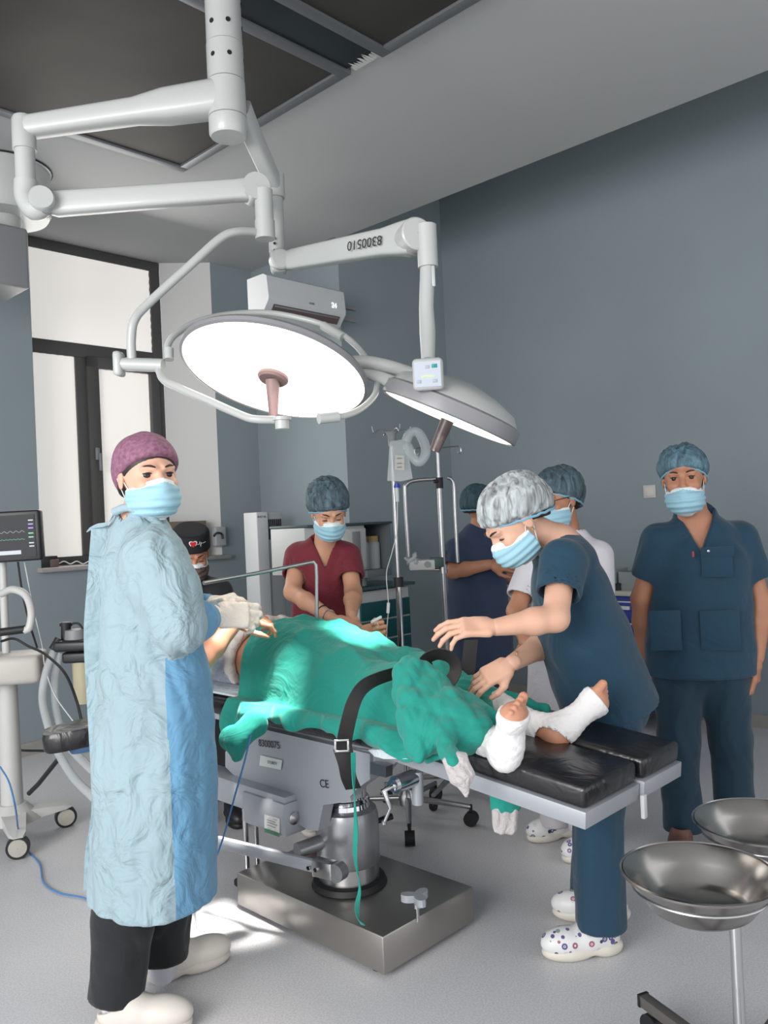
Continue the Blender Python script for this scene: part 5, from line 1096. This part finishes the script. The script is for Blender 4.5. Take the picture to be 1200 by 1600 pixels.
# ================================================================= P4: navy figure at the back
m_navy = cloth('navy_scrubs', (40, 56, 84), .3, 5)
t = person('person in navy scrubs turned away at the back wall, arm folded', A(750, 1150, 5.0))
f4 = nrm(V(.75, .6, 0)); l4 = V(-f4[1], f4[0], 0); items = []
make_head(t, items, A(752, 796, 5.0), V(.62, .55, -.35), V(.25, .2, .9), sk3, 'bouffant', cap_p4, 1.05, masked=False)
nk = A(742, 832, 5.0); ch = A(742, 880, 5.0); hp = A(752, 990, 5.0)
sL, eL, wL = A(712, 858, 4.95), A(707, 893, 4.86), A(765, 882, 4.80)
sR, eR, wR = A(778, 856, 5.1), A(800, 905, 5.15), A(790, 900, 5.0)
items.append((U(cone(nk-UP*.06, A(750, 812, 5.0), .06, .054), loft([(hp, .14, .1), (ch, .14, .1), (nk-UP*.05, .09, .07)], V(1, -.2, 0)), arm_skin(sL, eL, wL, .048, .042, .03), arm_skin(sR, eR, wR), k=.03), .0085))
items.append(place_hand(wL, V(1, 0, -.1), V(0, -.7, .6), 1, 1.05)); items.append(place_hand(wR, V(-.8, -.2, 0), V(0, -.7, .6), -1))
sdf_obj('body', items, sk3, t)
s1_, i1 = sleeve(sL, eL, .85, .07, .07); s2_, i2 = sleeve(sR, eR, .85, .065, .066); hm = A(755, 1042, 5.0)
tp_ = loft([(hm-UP*.05, .185, .15), (hp, .185, .15), (A(746, 930, 5.0), .175, .145), (A(744, 875, 5.0), .175, .13), (A(742, 848, 5.0), .14, .09), (A(742, 834, 5.0), .08, .07)], V(1, -.2, 0))
tp_ = I(folds(U(tp_, s1_, s2_, k=.04), .003, 9, 51, (1, 1, .5)), half(hm, -UP), .003); tp_ = D(D(tp_, i1, .003), i2, .003)
sdf_obj('scrub_top', [(tp_, .0085)], m_navy, t)
trousers(t, A(755, 1010, 5.0), (A(738, 1090, 4.95), A(775, 1090, 5.0)), (A(738, 1150, 4.95), A(778, 1150, 5.0)), m_navy, lat=V(1, -.2, 0), seed=12)
for x in (738, 778): clog('shoe', A(x, 1170, 5.0)*[1, 1, 0], A(x, 1170, 5.0)*[1, 1, 0]+f4*.26, t, m_blk2, m_black)
# ================================================================= P3: maroon nurse
m_maroon = cloth('maroon_scrubs', (112, 26, 42), .4, 6)
t = person('nurse in maroon V-neck scrubs and blue net cap, head bowed over the patient hand', A(505, 1190, 4.0))
f3 = nrm(V(.1, -1, 0)); l3 = V(1, .1, 0); items = []
L3 = make_head(t, items, A(514, 800, 3.82), V(.20, -.86, -.42), V(.05, -.35, .94), sk2, 'big_bouffant', cap_dark, .98, maskmat=m_mask, look_down=True)
nk = A(506, 848, 3.92); ch = A(503, 890, 3.95); hp = A(503, 990, 4.0)
sR, eR, wR = A(466, 868, 3.95), A(457, 925, 3.82), A(521, 968, 3.50)
sL, eL, wL = A(543, 868, 3.93), A(552, 925, 3.82), A(549, 962, 3.56)
items.append((U(cone(nk-UP*.06, A(510, 818, 3.86), .054, .048), loft([(hp, .12, .09), (ch, .125, .08), (nk-UP*.05, .08, .055)], l3), arm_skin(sR, eR, wR, .044, .038, .024), arm_skin(sL, eL, wL, .044, .038, .024), k=.025), .007))
items.append(place_hand(wR, V(.85, -.35, -.30), V(0, -.5, .85), -1, .95, curl=(.4, .45, .5, .5))); items.append(place_hand(wL, V(.0, -.4, -.9), V(-.2, -.9, .3), 1, .95, curl=(.3, .3, .4, .4)))
sdf_obj('body', items, sk2, t)
s1_, i1 = sleeve(sR, eR, .55, .062, .062); s2_, i2 = sleeve(sL, eL, .60, .062, .062); hm = A(503, 1050, 4.0)
tp_ = loft([(hm-UP*.03, .17, .13), (hp, .155, .12), (A(503, 945, 3.98), .138, .11), (A(503, 895, 3.95), .145, .11), (A(505, 864, 3.93), .125, .08), (A(506, 850, 3.92), .075, .06)], l3)
tp_ = I(folds(U(tp_, s1_, s2_, k=.035), .004, 10, 61, (1, 1, .5)), half(hm, -UP), .003); tp_ = D(D(tp_, i1, .003), i2, .003); tp_ = D(tp_, vneck(nk+UP*.02, l3, f3, .14, .055), .003)
sdf_obj('scrub_top', [(tp_, .007)], m_maroon, t)
trousers(t, A(503, 1020, 4.0), (A(485, 1130, 3.95), A(520, 1130, 3.95)), (A(485, 1230, 4.0), A(520, 1230, 4.0)), m_maroon, w=.14, lat=l3, seed=13)
for x in (485, 520): clog('shoe', A(x, 1250, 4.02)*[1, 1, 0], A(x, 1250, 3.7)*[1, 1, 0], t, m_clog, m_sole)
for q_, r in ((wR+nrm(eR-wR)*.04, .029), (wR+nrm(eR-wR)*.09, .033)):
    ax = nrm(eR-wR); u1 = nrm(np.cross(ax, UP)); u2 = np.cross(ax, u1)
    MB().tube([q_+u1*r*math.cos(a)+u2*r*math.sin(a) for a in np.linspace(0, 6.28, 20, endpoint=False)], .0025, 6, True).build('bracelet', m_black if r > .03 else m_steel, t)
# ================================================================= P2: man in black cap
m_blkc = cloth('black_scrubs', (28, 29, 33), .3, 6)
t = person('man in black cap with red heart and black scrubs, head bent behind the gowned woman', A(305, 1100, 4.3))
f2 = nrm(V(.35, -1, 0)); l2 = V(-f2[1], f2[0], 0); items = []
pm = mat('patterned_mask', (40, 38, 40), .7, noise=1, nscale=60, col2=(120, 100, 90))
L2 = make_head(t, items, A(299, 865, 4.2), V(.34, -.84, -.40), V(.1, -.4, .9), sk3, 'skull', mat('black_cap', (20, 21, 25), .8), 1.08, maskmat=pm, look_down=True)
nk = A(300, 910, 4.3); ch = A(300, 955, 4.35); hp = A(300, 1060, 4.4)
sR, eR, wR = A(262, 928, 4.35), A(250, 1000, 4.2), A(290, 1020, 4.0)
sL, eL, wL = A(343, 925, 4.3), A(352, 985, 4.15), A(330, 1015, 3.98)
items.append((U(cone(nk-UP*.06, A(300, 890, 4.26), .06, .058), loft([(hp, .13, .1), (ch, .14, .1), (nk-UP*.05, .09, .07)], l2), arm_skin(sR, eR, wR), arm_skin(sL, eL, wL), k=.03), .008))
items.append(place_hand(wR, V(.3, -.9, -.2), V(0, 0, 1), -1)); items.append(place_hand(wL, V(-.1, -.9, -.2), V(0, 0, 1), 1))
sdf_obj('body', items, sk3, t)
s1_, i1 = sleeve(sR, eR, .8, .07, .07); s2_, i2 = sleeve(sL, eL, .8, .07, .07)
tp_ = loft([(hp-UP*.03, .19, .15), (A(300, 1000, 4.38), .18, .14), (A(300, 955, 4.35), .175, .13), (A(300, 925, 4.3), .15, .09), (A(300, 912, 4.3), .09, .07)], l2)
sdf_obj('scrub_top', [(D(D(folds(U(tp_, s1_, s2_, k=.04), .003, 9, 71), i1, .003), i2, .003), .008)], m_blkc, t)
hpz = hp*[1, 1, 0]+UP*.62; kn = [hpz+f2*.35+l2*s*.13-UP*.08 for s in (-1, 1)]; an_ = [k+f2*.02-UP*.45 for k in kn]
trousers(t, hpz, kn, an_, m_blkc, lat=l2, seed=14)
for a in an_: clog('shoe', (a-f2*.06)*[1, 1, 0], (a+f2*.2)*[1, 1, 0], t, m_blk2, m_black)
stt = thing('round_stool', 'black round stool under the man in the black cap', 'stool', hpz*[1, 1, 0])
hs_ = hpz*[1, 1, 0]; MB().lathe(hs_, [(.001, .43), (.17, .43), (.18, .45), (.175, .49), (.001, .50)]).build('seat', m_pad, stt); MB().cyl(hs_+UP*.06, hs_+UP*.43, .025).build('column', m_steel, stt)
for a in range(5):
    d = V(math.cos(a*1.2566), math.sin(a*1.2566), 0); lg = MB().tube([hs_+UP*.09, hs_+d*.26+UP*.07], [.018, .012]).build('leg', m_black, stt)
    MB().cyl(hs_+d*.26+UP*.03-np.cross(UP, d)*.012, hs_+d*.26+UP*.03+np.cross(UP, d)*.012, .03).build('caster', m_black, lg)
# heart and trace on the cap
hc_ = L2(.050, .083, .055); hx_, hy_ = nrm(L2(.060, .076, .055)-hc_)*-1, nrm(L2(.05, .083, .065)-hc_); hn = nrm(L2(.07, .12, .055)-hc_)
def on_cap(x, z): # local azimuth position on the skull cap surface
    a = x; return L2(.0905*math.sin(a), -.012+.107*math.cos(a), z)
HT = [on_cap(.10-.075*u+.0, .052+.9*v) for u, v in [(.16*math.sin(s)**3*1.0, (.013*math.cos(s)-.005*math.cos(2*s)-.002*math.cos(3*s)-.001*math.cos(4*s))) for s in np.linspace(0, 2*math.pi, 24, endpoint=False)]]
def heart(sc, lift, nm, m_):
    P = [L2(0, -.012, .05)+(on_cap(.05+.175*sc*math.sin(s)**3,   .092+sc*(.0155*math.cos(s)-.005*math.cos(2*s)-.002*math.cos(3*s)))-L2(0, -.012, .05))*lift for s in np.linspace(0, 2*math.pi, 30, endpoint=False)]
    c = L2(0, -.012, .05)+(on_cap(.05, .092)-L2(0, -.012, .05))*lift
    MB().add(P+[c], [(i, (i+1) % 30, 30) for i in range(30)]).build(nm, m_, t)
heart(1.18, 1.012, 'heart_outline', mat('print_white', (225, 225, 225), .6)); heart(.9, 1.022, 'heart_print', mat('print_red', (190, 35, 50), .6))
MB().tube([L2(0, -.012, .05)+(on_cap(a-.05, .088+z)-L2(0, -.012, .05))*1.015 for a, z in ((-.10, 0), (-.2, 0), (-.24, .012), (-.29, -.014), (-.33, .006), (-.36, 0), (-.6, 0))], .0012, 6).build('trace_print', MATS['print_white'], t)
# ================================================================= PATIENT
m_drape = cloth('teal_drape', (12, 140, 126), .7, 6); m_cuff = cloth('rib_cuff', (188, 182, 182), .4, 30); m_bandage = mat('gauze_bandage', (226, 224, 224), .85, bump=.25, bscale=240, wrinkle=.3, wscale=14)
m_shirt = cloth('pale_shirt', (200, 206, 220), .8, 9); m_sheet = cloth('white_sheet', (206, 216, 222), .8, 8)
PT = person('patient lying under the teal cloths, both feet bandaged, one hand on the belly', pq(2.1, 2.4, 0)); PT.location.z = .77
pitems = []
HT_ = make_head(PT, pitems, pq(2.10, 3.28, .885), V(.15, -.1, 1), V(-.70, .70, .05), sk4, 'bouffant', cap_blue, 1.05, masked=False, look_down=True)
zt0 = .77
nk = pq(2.1, 3.12, .86)
tb = loft([(pq(2.1, 2.05, zt0+.06), .13, .06), (pq(2.1, 2.3, zt0+.10), .16, .10), (pq(2.1, 2.52, zt0+.125), .175, .125), (pq(2.1, 2.8, zt0+.115), .19, .115), (pq(2.1, 3.0, zt0+.10), .17, .09)], D1)
shN, elN, wrN = pq(1.90, 2.97, .88), A(315, 1030, 2.90), A(368, 972, 3.0)
shF, elF, wrF = pq(2.30, 2.97, .88), pq(2.60, 2.72, .84), A(563, 992, 3.38)
legs = [cone(pq(2.0, 2.1, .84), pq(1.97, 1.72, .82), .06, .05), cone(pq(1.97, 1.72, .82), A(764, 1160, 2.36), .048, .034), cone(pq(2.17, 2.1, .81), pq(2.19, 1.72, .82), .06, .046), cone(pq(2.19, 1.72, .82), A(840, 1138, 2.53), .046, .036)]
def foot(hl, ball, toe, side, W=.043):
    hl, ball, toe = map(lambda a: np.array(a, float), (hl, ball, toe)); ax = nrm(toe-hl)
    return hl, ball, toe, ax
hN_, hF_ = A(789, 1180, 2.27), A(868, 1148, 2.47); xN = nrm(UP*.86-D1*.12-D2*.34); xF = nrm(UP*.52+D1*.50-D2*.48)
fN = foot(hN_, hN_+xN*.125, hN_+xN*.165, 1); fF = foot(hF_, hF_+xF*.155, hF_+xF*.20, -1)
def footsdf(F, ank, lat, W=.040):
    hl, ball, toe, ax = F; return U(ell(hl, (.036, .038, .036)), cone(hl, ball, .032, .034), cone(ball-lat*.018, ball+lat*.018, .026, .026), cone(ank, hl+ax*.04, .036, .035), k=.03)
latN, latF = nrm(V(-.75, -.1, -.25)), nrm(V(.5, -.3, .75))
latN = -D1*.8-UP*.45; latN = nrm(latN-xN*(latN@xN)); latF = D1*.75-UP*.6; latF = nrm(latF-xF*(latF@xF))
aN, aF = A(764, 1160, 2.36), A(840, 1138, 2.53)
ftN, ftF = footsdf(fN, aN, latN), footsdf(fF, aF, latF)
def toes(F, lat, big, pn):
    hl, ball, toe, ax = F; out = []
    for i in range(5):
        s_ = (i-2)*.0165; r = (.0145, .0105, .010, .0095, .009)[i]; L = (.048, .046, .041, .035, .028)[i]
        b = ball+lat*s_; out.append(U(cone(b, b+ax*(L*.55)+pn*.002, r, r), cone(b+ax*L*.55, b+ax*L-pn*.004, r, r*.92), k=.004))
    return out
pnN = nrm(np.cross(latN, fN[3])); pnF = nrm(np.cross(latF, fF[3]))
tN, tF = toes(fN, latN, 1, pnN), toes(fF, latF, 1, pnF)
bodyP = U(cone(nk-D2*.1, pq(2.1, 3.22, .88), .062, .056), tb, arm_skin(shN, elN, wrN, .046, .040, .029), arm_skin(shF, elF, wrF, .046, .040, .029), *legs, k=.03)
pitems.append((bodyP, .008)); pitems.append((U(ftN, *tN, k=.004), .0035)); pitems.append((U(ftF, *tF, k=.004), .0035))
pitems.append(place_hand(wrN, V(.95, -.05, .12), V(-.1, -.5, .85), 1, .98, curl=(.55, .85, .95, 1.0), thumb=.7))
pitems.append(place_hand(wrF, V(.92, -.1, .22), V(.1, .75, -.4), -1, 1.0, curl=(1.2, 1.25, 1.3, 1.3), thumb=1.0))
sdf_obj('body', pitems, sk4, PT)
# bandages
def bandage(leg, ft, cuts, ph):
    s_ = off(U(leg, ft, k=.03), .006); f0 = s_.f
    def f(P): return f0(P)+.0014*np.abs(np.sin((P@nrm(V(1, -.3, .25))+.25*P[:, 2])*160+ph))
    s_ = S(f, s_.lo-.01, s_.hi+.01)
    for g in cuts: s_ = I(s_, g, .002)
    return s_
hlF, blF, toF, axF = fF; hlN, blN, toN, axN = fN
bn = bandage(U(cone(pq(1.97, 1.72, .82), aN, .05, .036)), ftN, [half(blN+axN*.012, axN)], 0)
sdf_obj('bandage', [(bn, .0038)], m_bandage, PT)
bf = bandage(U(cone(pq(2.19, 1.72, .82), aF, .048, .038)), ftF, [half(blF+axF*.012, axF)], 1)
heelcut = U(ell(hlF-axF*.012-UP*.008, (.052, .06, .05)), k=0)
bf = D(bf, heelcut, .002)
sdf_obj('bandage', [(bf, .0038)], m_bandage, PT)
# drape over body: height field over (q, p) with a near side skirt
def hump(x, c, hw, h, n=3.2): u = np.clip(1-np.abs((x-c)/hw)**n, 0, 1); return h*u**.5
qs = np.linspace(1.40, 2.64, 150); S_ = np.linspace(0, 1, 150); rg = np.random.RandomState(3)
Kf = [(rg.uniform(-1, 1), rg.uniform(-1, 1), rg.uniform(0, 6.3), f) for f in (6, 9, 14, 20, 28, 40, 55)]
def fold(q, p):
    a = 0
    for i, (u, v_, ph, f) in enumerate(Kf):
        s_ = np.sin(f*(u*q*1.2+v_*p*1.0)+ph+1.1*np.sin(3*q+2*p*i)); a = a+(1-1.6*np.abs(s_)**.8)*(.008, .008, .007, .005, .004, .0025, .0015)[i]
    return a
def tab(q, xs, ys): return np.interp(q, xs, ys)
vs = []
for q in qs:
    c = tab(q, (1.4, 1.75, 2.1, 2.64), (2.11, 2.10, 2.10, 2.10)); hw = tab(q, (1.4, 1.6, 1.75, 2.1, 2.64), (.19, .22, .25, .25, .235)); h = tab(q, (1.40, 1.55, 1.75, 1.95, 2.15, 2.4, 2.64), (.09, .115, .155, .185, .22, .265, .275))
    zb = tab(q, (1.4, 1.6, 1.8, 1.95, 2.64), (.752, .772, .788, .78, .775)); split = tab(q, (1.4, 1.7, 1.95, 2.1), (.055, .045, .02, 0))
    pf, pn_ = 2.40, 1.835-.012; hang = tab(q, (1.40, 1.5, 1.62, 1.72, 1.80, 1.95, 2.2, 2.40, 2.52, 2.60, 2.64), (.03, .05, .07, .07, .06, .05, .05, .06, .08, .15, .13))
    hang += .008*math.sin(q*21)+.006*math.sin(q*47+1)
    for s_ in S_:
        if s_ < .8:
            p = pf+(pn_-pf)*s_/.8; z = zb+float(hump(p, c, hw, h)); z -= split*math.exp(-((p-2.1)/.05)**2)
            z += 1.35*fold(q, p)*(.5+.5*min(1, (z-zb)/.06)); z = max(z, zb+.004)
            # near flank bulges out
            q_0 = 1.5+.25*max(0, (p-1.84)/.56); vs.append(pq(p, q_0+(q-1.4)/1.24*(2.60-q_0), z))
        else:
            u = (s_-.8)/.2; z0 = zb+.012; bulge = .02+.03*math.sin(u*2.2)+.012*math.sin(q*26+2*u)+.006*math.sin(q*61)
            vs.append(pq(pn_-bulge, 1.5+(q-1.4)/1.24*1.10+.012*math.sin(q*18)*u, z0-hang*u))
n1_, n2_ = len(qs), len(S_); V_ = np.array(vs).reshape(n1_, n2_, 3)
for _ in range(2):   # soften the edge between top and skirt
    W_ = V_.copy(); k0 = int(.74*n2_); k1 = int(.92*n2_); W_[:, k0:k1] = (V_[:, k0-1:k1-1]+V_[:, k0:k1]*2+V_[:, k0+1:k1+1])/4; V_ = W_
def grid_obj(name, G, m_, parent, th=.004):
    a, b = G.shape[:2]; mb = MB(); mb.add(G.reshape(-1, 3), [(i*b+j, (i+1)*b+j, (i+1)*b+j+1, i*b+j+1) for i in range(a-1) for j in range(b-1)]); o = mb.build(name, m_, parent)
    md = o.modifiers.new('solid', 'SOLIDIFY'); md.thickness = th; md.offset = 0; return o
DR = thing('surgical_drape', 'large teal cotton drape over the patient, partly lit white by the lamp', 'drape', pq(2.1, 2.1, .8))
grid_obj('drape_cloth', V_, m_drape, DR, .005)
# second cloth: folded gown on the knees with sleeve and knitted cuff hanging to the near side
GW = thing('folded_gown', 'teal gown bunched over the shins, its knitted cuff hanging over the edge', 'gown', A(700, 1140, 2.4))
gb = U(cone(A(640, 1052, 2.52), A(655, 1150, 2.36), .05, .035), cone(A(655, 1140, 2.36), A(652, 1186, 2.30), .035, .016), cone(A(650, 1060, 2.52), A(735, 1120, 2.46), .055, .035), cone(A(680, 1120, 2.40), A(712, 1188, 2.22), .035, .034), cone(A(725, 1105, 2.50), A(792, 1125, 2.46), .03, .012), cone(A(660, 1110, 2.42), A(722, 1150, 2.36), .05, .03), cone(A(705, 1108, 2.42), A(738, 1140, 2.34), .045, .05), loft([(A(660, 1085, 2.50), .085, .05), (A(682, 1125, 2.42), .10, .042), (A(688, 1165, 2.36), .085, .03)], V(1, 0, -.25)), k=.05)
sdf_obj('gown_cloth', [(folds(folds(gb, .010, 10, 81, (1, 1, 1)), .004, 22, 87), .0048)], m_drape, GW)
c0_, c1__ = A(708, 1190, 2.21), A(728, 1242, 2.13)
cu = loft([(c0_, .037, .016), (A(738, 1205, 2.19), .036, .014)], V(.3, 0, -1)); cu = U(loft([(A(712, 1185, 2.21), .034, .016), (A(722, 1215, 2.19), .034, .014)], V(1, 0, .25)), cone(A(722, 1215, 2.19), A(728, 1243, 2.18), .024, .006), k=.02)
sdf_obj('knitted_cuff', [(folds(cu, .002, 60, 82, (1, .2, 1)), .0035)], m_cuff, GW)
c2 = U(loft([(A(783, 1235, 2.55), .04, .022), (A(787, 1258, 2.55), .045, .02)], V(1, 0, 0)), k=0)
G2 = thing('hanging_sleeve', 'teal sleeve end with pale cuff dangling below the table pad', 'sleeve', A(788, 1260, 2.5))
sl_ = loft([(A(790, 1205, 2.52), .05, .02), (A(790, 1262, 2.52), .046, .018)], V(1, .1, 0)); sdf_obj('sleeve_cloth', [(folds(sl_, .003, 30, 83), .0045)], m_drape, G2)
sdf_obj('pale_cuff', [(folds(loft([(A(788, 1266, 2.515), .042, .016), (A(790, 1296, 2.515), .036, .014)], V(1, .1, 0)), .003, 50, 84, (1, .2, .3)), .004)], m_cuff, G2)
# far trouser-like fold around the far leg
ff = folds(U(cone(pq(2.2, 1.75, .815), A(748, 1112, 2.66), .072, .056), cone(A(725, 1082, 2.72), A(852, 1108, 2.72), .042, .014), k=.04), .006, 20, 85); ff = D(ff, cone(A(738, 1128, 2.66), A(800, 1140, 2.62), .045, .058), .004)
FL = thing('drape_end', 'teal drape end open around the far bandaged shin', 'drape', A(750, 1090, 2.68)); sdf_obj('drape_cloth', [(ff, .0055)], m_drape, FL)
# bunched corner of the drape hanging at the hip
ct = folds(U(cone(A(398, 1130, 2.84), A(368, 1156, 2.80), .04, .036), cone(A(366, 1155, 2.80), A(370, 1182, 2.80), .03, .012), k=.03), .008, 20, 86); cn_ = thing('drape_corner', 'bunched teal drape corner hanging beside the gowned woman', 'drape', A(372, 1165, 2.8)); sdf_obj('drape_cloth', [(ct, .005)], m_drape, cn_)
# pale sheet below the drape near the clamp
sh_ = thing('table_sheet', 'pale sheet peeping out under the teal drape above the table clamp', 'sheet', A(600, 1170, 2.55))
MB().box(pq(2.10, 2.40, .772), (.46, 1.30, .01), bev=.006).build('sheet', m_sheet, sh_)
MB().add([A(575, 1172, 2.56), A(640, 1170, 2.46), A(655, 1180, 2.44), A(648, 1186, 2.42), A(600, 1186, 2.50), A(585, 1182, 2.54), A(600, 1160, 2.62), A(650, 1160, 2.5)], [(6, 7, 1, 0), (0, 1, 2, 3, 4, 5)]).build('sheet_edge', m_sheet, sh_)
# patient's shirt
sh1 = loft([(pq(2.1, 2.66, zt0+.125), .195, .135), (pq(2.1, 2.85, zt0+.12), .21, .13), (pq(2.1, 3.05, zt0+.10), .18, .10)], D1)
shs = folds(U(sh1, cone(shN, shN+(elN-shN)*.9, .08, .07), cone(shN+(elN-shN)*.8, elN+(wrN-elN)*.35, .066, .055), cone(shF, shF+(elF-shF)*.8, .08, .07), k=.04), .011, 17, 91, (1, 1, 1))
sdf_obj('shirt', [(I(shs, half(pq(0, 2.70, 0), -D2), .004), .0062)], m_shirt, PT)
rl = folds(U(*[cone(pq(2.1+.205*math.cos(a), 2.70, zt0+.12+.142*math.sin(a)), pq(2.1+.205*math.cos(a+.35), 2.71, zt0+.12+.145*math.sin(a+.35)), .018, .018) for a in np.linspace(-.1, 3.3, 11)], k=.015), .003, 20, 92); sdf_obj('shirt_hem', [(rl, .005)], cloth('cream_hem', (214, 204, 198), .6, 12), PT)
fs_ = cone(elF+(wrF-elF)*.3, elF+(wrF-elF)*.88, .055, .042); sdf_obj('gown_sleeve', [(folds(fs_, .004, 25, 93), .005)], mat('pale_teal_sleeve', (110, 160, 160), .8, wrinkle=.5), PT)
cat_ = wrF+V(.06, -.02, .05); MB().box(A(588, 968, 3.34), (.05, .012, .012), (nrm(V(1, 0, .5)), V(0, 1, 0), nrm(V(-.5, 0, 1))), bev=.004).build('finger_sensor', m_plast, PT)
# arm support for the far arm
AS = thing('arm_support', 'narrow padded arm support under the patient arm at the far table side', 'arm support', pq(2.6, 2.7, .78)); av = nrm((wrF-elF)*[1, 1, 0]); MB().box((elF+wrF)/2*[1, 1, 0]+UP*.775, (.50, .13, .04), (av, np.cross(UP, av), UP), bev=.015).build('pad', m_pad, AS)
MB().tube([pq(2.36, 2.72, .69), (elF+wrF)/2*[1, 1, 0]+UP*.745], .012).build('bracket', m_steel, AS)
# ================================================================= BELT, TIE
BT = thing('safety_belt', 'black webbing belt looped over the drape, buckled at the near table side', 'belt'  , A(560, 1100, 2.5))
m_web = mat('black_webbing', (38, 35, 36), .5, bump=.3, bscale=300)
W1 = nrm(V(.9, .55, .1))*.046
p1 = [A(540, 1178, 2.50), A(538, 1160, 2.50), A(546, 1120, 2.48), A(556, 1090, 2.49), A(572, 1070, 2.52), A(600, 1057, 2.56), A(640, 1046, 2.62), A(675, 1036, 2.68)]
w1 = [V(.046, .012, 0)]*3+[V(.042, .02, -.012), V(.034, .02, -.03), V(.02, .03, -.038), V(.012, .032, -.038), V(.012, .03, -.040)]
def smooth_w(w_, n): return curve(w_, n)
MB().ribbon(curve(p1, 6), smooth_w(w1, 6), .003).build('strap', m_web, BT)
p2 = curve([A(662, 1042, 2.60), A(650, 1052, 2.56), A(654, 1076, 2.50), A(672, 1092, 2.48), A(690, 1078, 2.50), A(711, 1052, 2.54), A(707, 1030, 2.58), A(684, 1022, 2.60), A(664, 1032, 2.60), A(655, 1056, 2.58)], 6)
vw = nrm(V(.04, 1, -.15)); w2 = []
for i in range(len(p2)):
    t_ = nrm(p2[min(i+1, len(p2)-1)]-p2[max(i-1, 0)]); w2.append(nrm(np.cross(t_, vw))*.034+vw*.034)
MB().ribbon(p2, w2, .0035).build('strap_loop', m_web, BT)
MB().ribbon(curve([A(533, 1170, 2.50), A(541, 1195, 2.50), A(545, 1215, 2.52), A(552, 1232, 2.58)], 5), V(.047, .012, 0), .0035).build('strap_end', m_web, BT)
bkc = A(534, 1165, 2.475); bk = MB()
for (dx, dz, sx_, sz_) in ((-.019, 0, .006, .036), (.019, 0, .006, .036), (0, -.016, .044, .006), (0, .016, .044, .006)): bk.box(bkc+V(dx, 0, dz), (sx_, .005, sz_), XYZ, bev=.0015)
bk.build('buckle', m_chrome, BT)
MB().ribbon(curve([A(736, 1000, 3.0), A(731, 1050, 2.95), A(724, 1100, 2.9), A(730, 1140, 2.85)], 5), V(.05, .0, 0), .004).build('strap_far', m_web, BT)
tag(MB().ribbon(curve([A(552, 1176, 2.47), A(553, 1230, 2.47), A(556, 1290, 2.47), A(555, 1340, 2.48), A(562, 1385, 2.48), A(558, 1415, 2.5), A(560, 1435, 2.52), A(567, 1445, 2.53)], 8), [V(.014*math.cos(i*.16), .008*math.sin(i*.16)+.004, 0) for i in range(57)], .003).build('drape_tie', m_drape), 'narrow teal tie hanging from the drape down past the table column', 'tie')
